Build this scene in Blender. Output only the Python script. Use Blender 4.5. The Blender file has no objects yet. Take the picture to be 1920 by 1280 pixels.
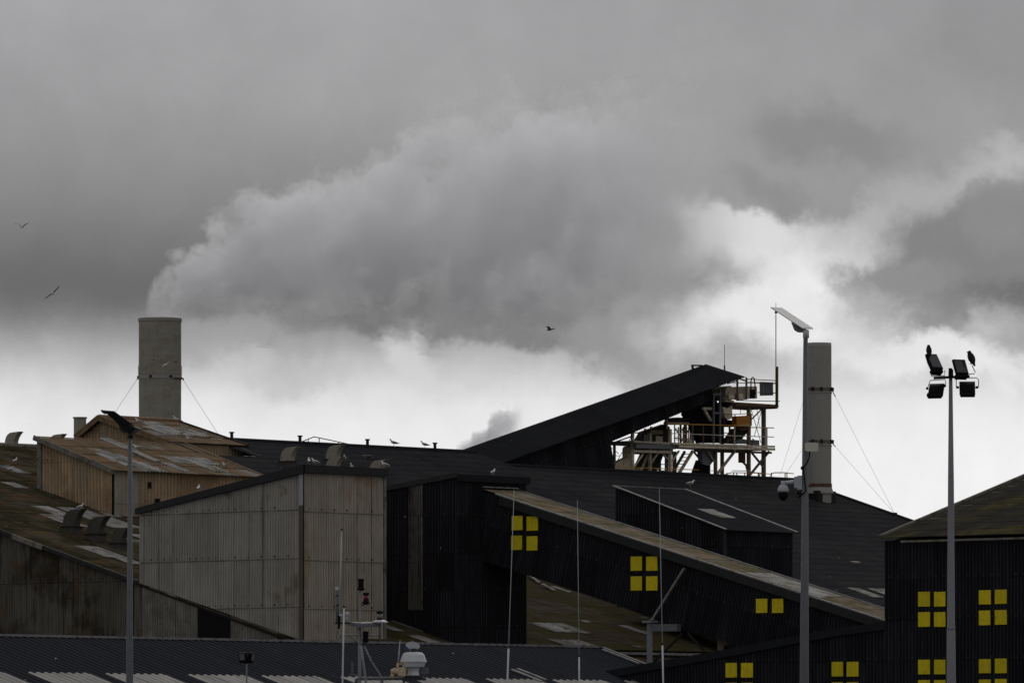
import bpy, math, random
from mathutils import Vector, Matrix
R = math.radians
# ------------------------------------------------------------------ camera, sky, sun, exposure
F, YH, H = 12500.0, 1430.0, 3.0           # focal length in photo pixels, horizon row, eye height (m)
sc = bpy.context.scene
cam_d = bpy.data.cameras.new("camera"); cam = bpy.data.objects.new("camera", cam_d)
sc.collection.objects.link(cam); sc.camera = cam
cam.location = (0, 0, H); cam.rotation_euler = (R(90), 0, 0)
cam_d.sensor_width = 36; cam_d.lens = F/1920*36
cam_d.shift_y = (YH-640)/1920
cam_d.clip_start = 1; cam_d.clip_end = 60000
sc.cycles.volume_bounces = 12; sc.cycles.max_bounces = 12
sc.view_settings.view_transform = 'Standard'; sc.view_settings.look = 'None'
sc.view_settings.exposure = 0; sc.view_settings.gamma = 1
SUN_EL, SUN_AZ = 38, 12                   # behind thick cloud, ahead of the camera and a little right

class NG:
    """small helper for node graphs"""
    def __init__(s, tree): s.t = tree
    def n(s, ty, **kw):
        x = s.t.nodes.new(ty)
        for k, v in kw.items(): setattr(x, k, v)
        return x
    def put(s, sock, v):
        if isinstance(v, bpy.types.NodeSocket): s.t.links.new(v, sock)
        elif v is not None:
            if hasattr(sock.default_value, '__len__') and not hasattr(v, '__len__'): v = (v,)*len(sock.default_value)
            if hasattr(sock.default_value, '__len__') and len(sock.default_value) == 4 and len(v) == 3: v = tuple(v)+(1,)
            if hasattr(sock.default_value, '__len__') and len(sock.default_value) == 3: v = tuple(v)[:3]
            sock.default_value = v
    def m(s, op, a, b=None, c=None, clamp=False):
        x = s.n('ShaderNodeMath', operation=op, use_clamp=clamp)
        s.put(x.inputs[0], a); s.put(x.inputs[1], b); s.put(x.inputs[2], c)
        return x.outputs[0]
    def vm(s, op, a, b=None, sc_=None):
        x = s.n('ShaderNodeVectorMath', operation=op)
        s.put(x.inputs[0], a); s.put(x.inputs[1], b)
        if sc_ is not None: s.put(x.inputs['Scale'], sc_)
        return x.outputs[1] if op in ('LENGTH', 'DOT_PRODUCT') else x.outputs[0]
    def sep(s, v):
        x = s.n('ShaderNodeSeparateXYZ'); s.put(x.inputs[0], v); return x.outputs
    def comb(s, a, b, c=0.0):
        x = s.n('ShaderNodeCombineXYZ')
        for i, v in enumerate((a, b, c)): s.put(x.inputs[i], v)
        return x.outputs[0]
    def mix(s, f, a, b, ty='RGBA', blend='MIX'):
        x = s.n('ShaderNodeMix', data_type=ty)
        if ty == 'RGBA':
            x.blend_type = blend; s.put(x.inputs[0], f); s.put(x.inputs[6], a); s.put(x.inputs[7], b); return x.outputs[2]
        s.put(x.inputs[0], f); s.put(x.inputs[2], a); s.put(x.inputs[3], b); return x.outputs[0]
    def noise(s, vec, scale=1, detail=4, rough=.55, dist=0, col=False):
        x = s.n('ShaderNodeTexNoise'); s.put(x.inputs['Vector'], vec)
        x.inputs['Scale'].default_value = scale; x.inputs['Detail'].default_value = detail
        x.inputs['Roughness'].default_value = rough; x.inputs['Distortion'].default_value = dist
        return x.outputs['Color'] if col else x.outputs['Fac']
    def rng(s, v, a, b, c=0.0, d=1.0, smooth=False):
        x = s.n('ShaderNodeMapRange', interpolation_type='SMOOTHSTEP' if smooth else 'LINEAR')
        s.put(x.inputs[0], v)
        for i, q in enumerate((a, b, c, d)): s.put(x.inputs[i+1], q)
        return x.outputs[0]

world = bpy.data.worlds.new("World"); sc.world = world; world.use_nodes = True
wt = world.node_tree; wt.nodes.clear(); g = NG(wt)
tc = g.n('ShaderNodeTexCoord')
dirv = tc.outputs['Generated']
dx, dy, dz = g.sep(dirv)
# degrees-like sky coordinates (units of 1/12500 rad), measured from the horizon due north
SX = g.m('MULTIPLY_ADD', dx, F, 960); SY = g.m('MULTIPLY_ADD', dz, -F, YH)
nv = g.vm('SCALE', dirv, None, F/1000.0)
w1 = g.noise(nv, 2.6, 2, .5, col=True); w2 = g.noise(nv, 7.5, 8, .63, col=True)
def centred(c, k): return g.vm('SCALE', g.vm('SUBTRACT', c, (.5, .5, .5)), None, k)
warp = g.vm('ADD', centred(w1, 170.0), centred(w2, 185.0))
wx, wy, wz = g.sep(warp)
PX = g.m('ADD', SX, wx); PY = g.m('ADD', SY, wz)
PYs = g.m('MULTIPLY_ADD', wz, .35, SY)
ramp = g.n('ShaderNodeValToRGB'); cr = ramp.color_ramp; cr.interpolation = 'B_SPLINE'
stops = [(-4000, .40), (-1500, .33), (-300, .375), (0, .37), (140, .335), (280, .282), (380, .23), (470, .158), (545, .118),
         (590, .165), (640, .34), (700, .58), (760, .80), (860, .87), (1100, .885), (1500, .885)]
lo_, hi_ = -4000.0, 1600.0
while len(cr.elements) < len(stops): cr.elements.new(.5)
for e, (p, v) in zip(cr.elements, stops): e.position = (p-lo_)/(hi_-lo_); e.color = (v, v, v, 1)
g.put(ramp.inputs[0], g.rng(PYs, lo_, hi_))
lum = g.m('MULTIPLY', ramp.outputs[0], 1.0)
# cloud masses and openings:  x, y, rx, ry, rotation, luminance, strength, softness
SKYB = [
 (1080, 470, 640, 150, 0, .275, .96, .55), (1500, 150, 650, 330, 0, .315, .9, .7), (800, 90, 500, 150, 0, .36, .6, .9),
 (900, 592, 380, 62, 4, .195, .95, .38), (1180, 560, 190, 110, 0, .235, .85, .7), (760, 570, 200, 48, 0, .165, .8, .5),
 (1240, 655, 200, 60, 10, .33, .7, .9), (430, 640, 180, 45, 8, .36, .6, .9), (760, 690, 90, 45, 40, .70, .7, .9), (560, 700, 100, 40, 0, .52, .6, .9),
 (960, 230, 260, 90, -20, .33, .5, .9),
 (1420, 450, 180, 62, 22, .74, .88, .8), (1310, 435, 75, 50, 0, .62, .7, .95), (1560, 480, 150, 85, -20, .72, .85, .8), (1470, 590, 260, 90, 0, .87, .9, .8),
 (1750, 365, 230, 55, -20, .43, .75, .95), (1890, 318, 90, 55, 0, .50, .6, .95),
 (1835, 465, 195, 108, -8, .215, .98, .55), (1690, 545, 140, 66, 0, .26, .95, .6), (1610, 575, 60, 40, 0, .36, .8, .6), (1600, 600, 90, 40, 0, .45, .6, .8),
 (1890, 390, 90, 70, 0, .25, .8, .7), (1560, 255, 170, 62, 0, .235, .8, .8), (1380, 370, 170, 36, 8, .25, .8, .8), (1240, 330, 120, 60, 0, .30, .6, .8),
 (1740, 690, 260, 45, 0, .85, .85, .8), (1850, 640, 60, 40, 0, .55, .5, .9), (1900, 605, 90, 36, 0, .66, .4, .95), (1890, 60, 260, 130, 0, .25, .5, .9),
]
for cx, cy, rx, ry, rot, val, st, soft in SKYB:
    c_, s_ = math.cos(R(rot)), math.sin(R(rot))
    ax = g.m('SUBTRACT', PX, cx); ay = g.m('SUBTRACT', PY, cy)
    ex = g.m('ADD', g.m('MULTIPLY', ax, c_/rx), g.m('MULTIPLY', ay, s_/rx))
    ey = g.m('ADD', g.m('MULTIPLY', ax, -s_/ry), g.m('MULTIPLY', ay, c_/ry))
    d2 = g.m('SQRT', g.m('ADD', g.m('MULTIPLY', ex, ex), g.m('MULTIPLY', ey, ey)))
    mk = g.rng(d2, 1+soft*.45, 1-soft*.75, 0, st, smooth=True)
    lum = g.mix(mk, lum, val, 'FLOAT')
det = g.noise(nv, 5.0, 8, .6)
lum = g.m('MULTIPLY', lum, g.m('MULTIPLY_ADD', g.m('SUBTRACT', det, .5), .30, 1.0))
back = g.rng(dy, -1.0, .9, 1.05, 1.0)
low = g.rng(dz, -.02, 0.0, .12, 1.0)
lum = g.m('MULTIPLY', g.m('MULTIPLY', lum, back), low)
cloudc = g.mix(g.rng(lum, .1, .8), (.985, .965, 1.0, 1), (.985, .985, 1.0, 1))
cloudc = g.vm('SCALE', cloudc, None, lum)
sky = g.n('ShaderNodeTexSky', sky_type='NISHITA'); sky.sun_disc = False
sky.sun_elevation = R(SUN_EL); sky.sun_rotation = R(SUN_AZ)
skys = g.vm('SCALE', sky.outputs[0], None, .08)
final = g.mix(.97, skys, cloudc)
bg = g.n('ShaderNodeBackground'); g.put(bg.inputs[0], final); bg.inputs[1].default_value = 1.0
wo = g.n('ShaderNodeOutputWorld'); wt.links.new(bg.outputs[0], wo.inputs[0])

sun_d = bpy.data.lights.new("sun", 'SUN'); sun_d.energy = .8; sun_d.angle = R(25); sun_d.color = (1, .97, .92)
sun = bpy.data.objects.new("sun", sun_d); sc.collection.objects.link(sun)
sdir = Vector((math.sin(R(SUN_AZ))*math.cos(R(SUN_EL)), math.cos(R(SUN_AZ))*math.cos(R(SUN_EL)), math.sin(R(SUN_EL))))
sun.rotation_euler = (-sdir).to_track_quat('-Z', 'Y').to_euler(); sun.location = (0, 0, 90)

# ------------------------------------------------------------------ site frame: u along the sheds' ridges, v down the roofs
TH = R(48.0)
U = Vector((math.cos(TH), math.sin(TH), 0)); V = Vector((math.sin(TH), -math.cos(TH), 0)); Z = Vector((0, 0, 1))
def at(px, py, D): return Vector(((px-960)*D/F, D, H+(YH-py)*D/F))
O = at(440, YH, 362.0); O.z = 0
def W(a, b, z): return O+U*a+V*b+Z*z
def site(p): q = p-O; return (q.dot(U), q.dot(V), p.z)
def rayd(px, py): return Vector(((px-960)/F, 1, (YH-py)/F))
def hit(px, py, n, k):            # point (site coords) where the sight line meets n.p = k, n in site coords
    o = site(Vector((0, 0, H))); d = rayd(px, py); d = (d.dot(U), d.dot(V), d.z)
    t = (k-sum(n[i]*o[i] for i in range(3)))/sum(n[i]*d[i] for i in range(3))
    return tuple(o[i]+t*d[i] for i in range(3))
def hit_a(px, py, a): return hit(px, py, (1, 0, 0), a)
def hit_b(px, py, b): return hit(px, py, (0, 1, 0), b)
class Pl:                          # roof plane z = z0 - tb*(b-b0) - ta*(a-a0)
    def __init__(s, p, tb, ta=0.0): s.p = p; s.tb = tb; s.ta = ta
    def z(s, a, b): return s.p[2]-s.tb*(b-s.p[1])-s.ta*(a-s.p[0])
    def hit(s, px, py): return hit(px, py, (s.ta, s.tb, 1), s.p[2]+s.tb*s.p[1]+s.ta*s.p[0])
def pitch_v(p, q): return (p[2]-q[2])/(q[1]-p[1])

# ------------------------------------------------------------------ objects
def mesh(name, verts, faces, mat=None, parent=None, uv=None, smooth=False, mats=None, fm=None):
    me = bpy.data.meshes.new(name); me.from_pydata([tuple(v) for v in verts], [], faces)
    if mats:
        for m_ in mats: me.materials.append(m_)
        for p, i in zip(me.polygons, fm): p.material_index = i
    elif mat: me.materials.append(mat)
    if uv:
        l = me.uv_layers.new(name='UVMap')
        for p in me.polygons:
            for li in p.loop_indices: l.data[li].uv = uv[me.loops[li].vertex_index]
    if smooth:
        for p in me.polygons: p.use_smooth = True
    me.update()
    o = bpy.data.objects.new(name, me); sc.collection.objects.link(o)
    if parent:
        o.parent = parent
        if parent.type == 'EMPTY': o.matrix_parent_inverse = Matrix.Translation(-parent.location)
    return o
def tag(o, label, cat, group=None, kind=None):
    if label: o['label'] = label
    if cat: o['category'] = cat
    if group: o['group'] = group
    if kind: o['kind'] = kind
    return o
def thing(name, label, cat, loc, group=None):
    o = bpy.data.objects.new(name, None); o.empty_display_size = .3; sc.collection.objects.link(o); o.location = loc
    return tag(o, label, cat, group)
class MB:
    def __init__(s): s.v = []; s.f = []; s.m = []; s.cur = 0
    def add(s, vs, fs):
        n = len(s.v); s.v += [Vector(v) for v in vs]; s.f += [tuple(i+n for i in f) for f in fs]; s.m += [s.cur]*len(fs); return s
    def hexa(s, p):                # 8 points: bottom ring, top ring
        return s.add(p, [(3, 2, 1, 0), (4, 5, 6, 7), (0, 1, 5, 4), (1, 2, 6, 5), (2, 3, 7, 6), (3, 0, 4, 7)])
    def box(s, c, x, y, z):        # centre and three half axes
        c = Vector(c); x = Vector(x); y = Vector(y); z = Vector(z)
        return s.hexa([c-x-y-z, c+x-y-z, c+x+y-z, c-x+y-z, c-x-y+z, c+x-y+z, c+x+y+z, c-x+y+z])
    def bar(s, p, q, w, h=None, up=None):
        p = Vector(p); q = Vector(q); d = (q-p).normalized(); up = Vector(up or (0, 0, 1))
        if abs(d.dot(up)) > .95: up = Vector((U.x, U.y, 0))
        x = d.cross(up).normalized(); y = x.cross(d).normalized(); h = h or w
        x = x*w/2; y = y*h/2
        return s.hexa([p-x-y, p+x-y, p+x+y, p-x+y, q-x-y, q+x-y, q+x+y, q-x+y])
    def tube(s, pts, rs, n=10, cap=True):
        pts = [Vector(p) for p in pts]
        if not hasattr(rs, '__len__'): rs = [rs]*len(pts)
        base = len(s.v); vs = []; fs = []
        ref = None
        for i, p in enumerate(pts):
            d = (pts[min(i+1, len(pts)-1)]-pts[max(i-1, 0)]).normalized()
            if ref is None: ref = Vector((0, 0, 1)) if abs(d.z) < .9 else Vector((1, 0, 0))
            x = (ref-d*ref.dot(d)).normalized(); y = d.cross(x); ref = x
            for k in range(n): a = 2*math.pi*k/n; vs.append(p+(x*math.cos(a)+y*math.sin(a))*rs[i])
        for i in range(len(pts)-1):
            for k in range(n): fs.append((i*n+k, i*n+(k+1) % n, (i+1)*n+(k+1) % n, (i+1)*n+k))
        if cap: fs.append(tuple(range(n))[::-1]); fs.append(tuple((len(pts)-1)*n+k for k in range(n)))
        return s.add(vs, fs)
    def prism(s, poly, off):       # polygon extruded by a vector
        off = Vector(off); n = len(poly); a = [Vector(p) for p in poly]
        return s.add(a+[p+off for p in a], [tuple(range(n))[::-1], tuple(range(n, 2*n))]+[(i, (i+1) % n, n+(i+1) % n, n+i) for i in range(n)])
    def lathe(s, c, prof, n=20, axis=(0, 0, 1)):
        c = Vector(c); ax = Vector(axis).normalized()
        x = ax.orthogonal().normalized(); y = ax.cross(x); vs = []; fs = []
        for r, h in prof:
            for k in range(n): a = 2*math.pi*k/n; vs.append(c+ax*h+(x*math.cos(a)+y*math.sin(a))*max(r, 1e-4))
        for i in range(len(prof)-1):
            for k in range(n): fs.append((i*n+k, i*n+(k+1) % n, (i+1)*n+(k+1) % n, (i+1)*n+k))
        fs.append(tuple(range(n))[::-1]); fs.append(tuple((len(prof)-1)*n+k for k in range(n)))
        return s.add(vs, fs)
    def build(s, name, mat, parent=None, smooth=False):
        if isinstance(mat, (list, tuple)): return mesh(name, s.v, s.f, None, parent, None, smooth, mat, s.m)
        return mesh(name, s.v, s.f, mat, parent, None, smooth)

def lin(tab, s):
    if not hasattr(tab, '__len__'): return tab
    if s <= tab[0][0]: i = 0
    elif s >= tab[-1][0]: i = len(tab)-2
    else: i = max(k for k in range(len(tab)-1) if tab[k][0] <= s)
    (x0, y0), (x1, y1) = tab[i], tab[i+1]
    return y0+(y1-y0)*(s-x0)/(x1-x0)
PITCH, SHEET = .146, 1.022
def corr(name, org, S, T, s0, s1, lo, hi, mat, parent, amp=.026, row=2.3, lap=.014, lift=0.0, pitch=PITCH, anchor=0.0, prof=None):
    """corrugated sheeting on the plane org + S*s + T*t (site coords), ridges running along T; returns one mesh"""
    S = Vector(S).normalized(); T = Vector(T).normalized(); N = S.cross(T); org = Vector(org)
    if N.z < -.01 or (abs(N.z) <= .01 and (N.y < -.5 or N.x > .5)): N = -N
    st = pitch/6; k0 = math.ceil(s0/st+1e-6); k1 = math.floor(s1/st-1e-6)
    ss = [s0]+[k*st for k in range(k0, k1+1)]+[s1]
    for tab in (lo, hi):
        if hasattr(tab, '__len__'): ss += [x for x, _ in tab if s0 < x < s1]
    ss = sorted(set(round(x, 5) for x in ss))
    L = [lin(lo, s) for s in ss]; Hh = [lin(hi, s) for s in ss]
    tmin, tmax = min(L), max(Hh)
    vs = []; uv = []; fs = []
    r = math.floor((tmin-anchor)/row)
    while r*row+anchor < tmax:
        tb, tt = r*row+anchor, (r+1)*row+anchor; prev = None
        for i, s in enumerate(ss):
            b_ = min(max(tb, L[i]), Hh[i]); t_ = min(max(tt, L[i]), Hh[i])
            w = amp*math.sin(2*math.pi*s/pitch)+lift
            cur = None
            if t_-b_ > 1e-4 or (prev is not None):
                ob = w+(lap*(1-(b_-tb)/row)); ot = w+lap*(1-(t_-tb)/row)
                for t, o_ in ((b_, ob), (t_, ot)):
                    p = org+S*s+T*t+N*o_; vs.append(W(*p)); uv.append((s, t-anchor))
                cur = (len(vs)-2, len(vs)-1, t_-b_)
            if prev is not None and cur is not None and (prev[2] > 1e-4 or cur[2] > 1e-4):
                fs.append((prev[0], cur[0], cur[1], prev[1]))
            prev = cur if (cur and (t_-b_ > 1e-4)) else None
        r += 1
    return mesh(name, vs, fs, mat, parent, uv, smooth=True)
# ------------------------------------------------------------------ materials
def newmat(name):
    m = bpy.data.materials.new(name); m.use_nodes = True; t = m.node_tree; t.nodes.clear(); g = NG(t)
    b = g.n('ShaderNodeBsdfPrincipled'); o = g.n('ShaderNodeOutputMaterial'); t.links.new(b.outputs[0], o.inputs[0])
    return m, g, b
def wear(name, col, var=.25, scale=1.5, rough=.7, metal=0.0, stain=None, stain_amt=.5, spec=.3, streak=.0, band=0, rand=0):
    """painted or bare surface with blotches, streaks and a stain colour"""
    m, g, b = newmat(name)
    oc = g.n('ShaderNodeTexCoord').outputs['Object']
    n1 = g.noise(oc, scale, 6, .6); n2 = g.noise(g.vm('MULTIPLY', oc, (6, 6, .7)), 1.2, 4, .6)
    f = g.m('ADD', g.m('MULTIPLY', g.m('SUBTRACT', n1, .5), 2*var), 1.0)
    f = g.m('MULTIPLY', f, g.m('SUBTRACT', 1.0, g.m('MULTIPLY', g.rng(n2, .5, .75), streak)))
    if band:
        nb = g.noise(g.vm('MULTIPLY', oc, (.5, .5, 3.2)), 1.0, 5, .6)
        f = g.m('MULTIPLY', f, g.m('MULTIPLY_ADD', g.m('SUBTRACT', nb, .5), 2*band, 1.0))
    if rand: f = g.m('MULTIPLY', f, g.m('MULTIPLY_ADD', g.m('SUBTRACT', g.n('ShaderNodeObjectInfo').outputs['Random'], .5), 2*rand, 1.0))
    c = g.vm('SCALE', tuple(col), None, f)
    if stain:
        c = g.mix(g.m('MULTIPLY', g.rng(g.noise(oc, scale*2.3, 7, .65), .5, .62), stain_amt), c, tuple(stain)+(1,))
    g.put(b.inputs['Base Color'], c); b.inputs['Roughness'].default_value = rough
    b.inputs['Metallic'].default_value = metal; b.inputs['Specular IOR Level'].default_value = spec
    return m
def clad(name, base, var=.12, row=2.3, moss=None, moss_amt=0, moss2=None, moss2_amt=0, streak=.25, lapd=.35, bolt=None, speck=0,
         rough=.95, spec=.04, pale=0, palec=(.36, .36, .35), mscale=.35, seam=.25, alt=None, alt_amt=0, rib_shade=None):
    """corrugated sheet: per-sheet tone, lap lines, fixings, run-off streaks, moss and lichen; UV in metres"""
    m, g, b = newmat(name)
    x, y, _ = g.sep(g.n('ShaderNodeUVMap').outputs[0])
    oc = g.n('ShaderNodeTexCoord').outputs['Object']
    sid = g.comb(g.m('FLOOR', g.m('DIVIDE', x, SHEET)), g.m('FLOOR', g.m('DIVIDE', y, row)), 3.7)
    wn = g.n('ShaderNodeTexWhiteNoise', noise_dimensions='3D'); g.put(wn.inputs['Vector'], sid)
    w = wn.outputs['Value']; wcol = wn.outputs['Color']
    wr, wg_, wb = g.sep(wcol)
    c = g.mix(g.m('MULTIPLY', wb, 1.0), tuple(base)+(1,), tuple(alt)+(1,)) if alt else tuple(base)+(1,)
    if alt: c = g.mix(g.m('MULTIPLY', g.rng(g.noise(oc, .25, 4), .4, .6), alt_amt), tuple(base)+(1,), tuple(alt)+(1,))
    if pale: c = g.mix(g.m('GREATER_THAN', wg_, 1-pale), c, tuple(palec)+(1,))
    bri = g.m('MULTIPLY_ADD', g.m('SUBTRACT', w, .5), 2*var, 1.0)
    st = g.noise(g.comb(g.m('MULTIPLY', x, 5.0), g.m('MULTIPLY', y, .35), 1.0), 1.0, 5, .65)
    bri = g.m('MULTIPLY', bri, g.m('SUBTRACT', 1.0, g.m('MULTIPLY', g.rng(st, .48, .72), streak)))
    blot = g.noise(oc, 1.1, 7, .62)
    bri = g.m('MULTIPLY', bri, g.m('MULTIPLY_ADD', g.m('SUBTRACT', blot, .5), .5, 1.0))
    c = g.vm('SCALE', c, None, bri)
    if rib_shade: c = g.vm('SCALE', c, None, g.m('MULTIPLY_ADD', g.m('SINE', g.m('MULTIPLY', x, 2*math.pi/rib_shade[0])), rib_shade[1], 1.0))  # shading of the ribs put into the colour: lighter crests, darker troughs
    if moss:
        n = g.m('ADD', g.noise(oc, mscale, 8, .62), g.m('MULTIPLY', g.m('SUBTRACT', st, .5), .25))
        c = g.mix(g.m('MULTIPLY', g.rng(n, .62-.28*moss_amt, .70-.2*moss_amt), .92), c, g.vm('SCALE', tuple(moss), None, g.m('MULTIPLY_ADD', g.noise(oc, 3.0, 6, .7), 1.3, .35)))
    if moss2:
        n = g.noise(g.vm('ADD', oc, (31, 17, 5)), mscale*1.7, 8, .65)
        c = g.mix(g.m('MULTIPLY', g.rng(n, .64-.28*moss2_amt, .70-.2*moss2_amt), .85), c, g.vm('SCALE', tuple(moss2), None, g.m('MULTIPLY_ADD', g.noise(oc, 4.0, 6, .7), 1.3, .35)))
    fy = g.m('FRACT', g.m('DIVIDE', y, row)); fx = g.m('FRACT', g.m('DIVIDE', x, SHEET))
    wob = g.noise(oc, 1.7, 3)
    lapm = g.m('MULTIPLY', g.m('LESS_THAN', fy, .05/row), g.rng(wob, .25, .6, lapd*.4, lapd))
    sm = g.m('MULTIPLY', g.m('LESS_THAN', fx, .045), g.rng(wob, .3, .6, seam*.3, seam))
    c = g.vm('SCALE', c, None, g.m('SUBTRACT', 1.0, g.m('MAXIMUM', lapm, sm)))
    if bolt:
        bx = g.m('SUBTRACT', g.m('FRACT', g.m('DIVIDE', g.m('ADD', x, .07), .44)), .5)
        dd = g.m('SQRT', g.m('ADD', g.m('POWER', g.m('MULTIPLY', bx, .44), 2.0), g.m('POWER', g.m('SUBTRACT', g.m('MULTIPLY', fy, row), .16), 2.0)))
        on = g.m('GREATER_THAN', g.noise(g.vm('MULTIPLY', oc, (1, 1, 1)), 4.0, 1), .42)
        c = g.mix(g.m('MULTIPLY', g.m('MULTIPLY', g.m('LESS_THAN', dd, .042), on), bolt[3]), c, tuple(bolt[:3])+(1,))
    if speck:
        vo = g.n('ShaderNodeTexVoronoi'); g.put(vo.inputs['Vector'], oc); vo.inputs['Scale'].default_value = 1.15
        sel = g.m('GREATER_THAN', g.sep(vo.outputs['Color'])[0], 1-speck)
        rad = g.m('MULTIPLY_ADD', g.noise(oc, 9.0, 3), .14, .0)
        c = g.mix(g.m('MULTIPLY', g.m('MULTIPLY', g.m('LESS_THAN', vo.outputs['Distance'], rad), sel), .7), c, (.30, .30, .28, 1))
    g.put(b.inputs['Base Color'], c); b.inputs['Roughness'].default_value = rough; b.inputs['Specular IOR Level'].default_value = spec
    return m
M = {}
M['blackwall'] = clad('black_sheet', (.0125, .0130, .0155), .30, 1.8, streak=-.9, lapd=.4, bolt=(.06, .06, .06, .7), speck=.03, rough=.85, spec=.12, rib_shade=(.19, .4))
M['blackroof'] = clad('weathered_black_roof_sheet', (.026, .027, .030), .10, 1.15, streak=-.25, lapd=.45, speck=.16, rough=.95, spec=.05, alt=(.036, .036, .037), alt_amt=.6, seam=.1)
M['blackroof2'] = clad('black_roof_sheet', (.021, .022, .025), .10, 2.3, streak=-.2, lapd=.2, speck=.12, rough=.95, spec=.05, seam=.1)
M['blueroof'] = clad('slate_blue_roof_sheet', (.0115, .013, .018), .12, 40, streak=.2, lapd=.0, speck=.16, rough=.9, spec=.06, rib_shade=(.45, .5), seam=.15)
M['beige'] = clad('grey_beige_sheet', (.30, .285, .25), .09, 2.32, streak=.22, lapd=.55, bolt=(.02, .02, .02, .9), moss=(.17, .145, .11), moss_amt=.15, seam=.35, rib_shade=(.175, .10))
M['beigewarm'] = clad('warm_beige_sheet', (.34, .305, .25), .08, 2.32, streak=.22, lapd=.5, bolt=(.03, .02, .02, .8), moss=(.30, .22, .15), moss_amt=.12, seam=.5, rib_shade=(.175, .13))
M['dimwall'] = clad('stained_grey_sheet', (.12, .11, .09), .12, 2.9, streak=.55, lapd=.45, bolt=(.01, .01, .01, .6), moss=(.040, .032, .022), moss_amt=.5, moss2=(.11, .065, .035), moss2_amt=.25, seam=.4)
M['tanwall'] = clad('tan_sheet', (.36, .265, .165), .10, 2.6, streak=.35, lapd=.25, bolt=(.02, .015, .01, .7), moss=(.25, .165, .095), moss_amt=.5, moss2=(.27, .23, .17), moss2_amt=.4, seam=.35, rib_shade=(.24, .16))
M['tanroof'] = clad('lichen_brown_roof_sheet', (.20, .145, .095), .15, 1.5, streak=.35, lapd=.6, pale=.08, palec=(.27, .26, .25), moss=(.12, .10, .058), moss_amt=.55, moss2=(.22, .135, .075), moss2_amt=.45, speck=.12, mscale=.6)
M['mossroof'] = clad('mossy_roof_sheet', (.075, .062, .040), .18, 1.9, streak=.4, lapd=.6, pale=.035, palec=(.24, .24, .23), moss=(.030, .028, .012), moss_amt=.75, moss2=(.12, .07, .032), moss2_amt=.35, speck=.12, mscale=.45)
M['greenroof'] = clad('green_moss_roof_sheet', (.070, .060, .046), .12, 1.9, streak=.3, lapd=.2, pale=.006, palec=(.22, .22, .21), moss=(.050, .048, .014), moss_amt=.75, moss2=(.055, .036, .022), moss2_amt=.5, speck=.10, mscale=.5)
M['darkmoss'] = clad('dark_mossy_roof_sheet', (.040, .038, .032), .12, 1.15, streak=.3, lapd=.5, moss=(.075, .068, .022), moss_amt=.5, moss2=(.03, .028, .02), moss2_amt=.5, speck=.08, mscale=.35)
M['gallroof'] = clad('gallery_roof_sheet', (.20, .175, .135), .10, 2.4, streak=.3, lapd=.3, moss=(.105, .098, .050), moss_amt=.7, moss2=(.24, .15, .095), moss2_amt=.45, mscale=.8)
M['palesheet'] = clad('pale_rooflight_sheet', (.30, .295, .28), .22, 4.0, streak=.5, lapd=.2, rough=.6, moss=(.11, .095, .065), moss_amt=.5, mscale=1.5)
M['whitesheet'] = clad('white_rooflight_sheet', (.29, .28, .26), .2, 9.0, streak=.4, lapd=.4, rough=.6)
M['greysheet'] = clad('dull_translucent_sheet', (.105, .10, .088), .12, 2.3, streak=.5, lapd=.4, moss=(.035, .03, .025), moss_amt=.5)
M['blackpaint'] = wear('black_flashing', (.013, .0135, .015), .3, 1.2, .7, stain=(.035, .035, .035), stain_amt=.3)
M['darkgap'] = wear('dark_steel', (.012, .011, .010), .3, 1.0, .8)
M['core'] = wear('bare_inner_wall', (.02, .02, .02), .1, 1.0, .9)
M['yellow'] = wear('yellow_panel_paint', (.62, .50, .012), .10, 2.0, .75, stain=(.40, .33, .03), stain_amt=.5, spec=.15, streak=.25, rand=.10)
M['flash'] = wear('grey_flashing', (.20, .20, .195), .25, 1.5, .7, stain=(.06, .055, .045), stain_amt=.7)
M['verge'] = wear('lichened_verge_board', (.17, .155, .13), .3, 1.3, .85, stain=(.05, .045, .028), stain_amt=.8)
M['brownridge'] = wear('brown_ridge_capping', (.20, .125, .07), .3, 1.3, .85, stain=(.08, .06, .03), stain_amt=.7)
M['trimgrey'] = wear('pale_corner_strip', (.30, .31, .32), .1, 1.0, .7)
M['trimbrown'] = wear('stained_corner_strip', (.085, .072, .055), .35, 1.2, .8, streak=.4)
M['concrete'] = wear('stained_concrete', (.265, .25, .20), .12, .7, .85, stain=(.17, .15, .09), stain_amt=.4, streak=.2, band=.3)
M['concrete2'] = wear('grey_concrete', (.275, .268, .24), .05, .5, .85, stain=(.235, .225, .20), stain_amt=.4, streak=.08, band=.06)
M['rust'] = wear('rusty_steel', (.11, .055, .03), .35, 2.5, .85, stain=(.03, .022, .018), stain_amt=.7)
M['cream'] = wear('cream_painted_steel', (.60, .52, .39), .18, 1.6, .75, stain=(.12, .07, .04), stain_amt=.55, streak=.3)
M['creamdim'] = wear('dirty_cream_steel', (.34, .29, .21), .25, 1.6, .8, stain=(.06, .04, .025), stain_amt=.6)
M['brownsteel'] = wear('brown_steel', (.13, .108, .075), .25, 1.8, .8, stain=(.03, .024, .016), stain_amt=.5)
M['railyellow'] = wear('rusty_yellow_rail', (.42, .22, .035), .25, 2.5, .75, stain=(.15, .08, .03), stain_amt=.6)
M['orange'] = wear('orange_hopper_paint', (.34, .14, .012), .15, 2.0, .7, stain=(.15, .07, .02), stain_amt=.4)
M['red'] = wear('dark_red_rail', (.14, .012, .012), .2, 2.0, .7)
M['steelgrey'] = wear('blue_grey_steel', (.11, .115, .125), .2, 2.0, .6)
M['galv'] = wear('galvanised_steel', (.115, .118, .130), .10, 3.0, .6, stain=(.085, .088, .095), stain_amt=.5, spec=.25)
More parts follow.
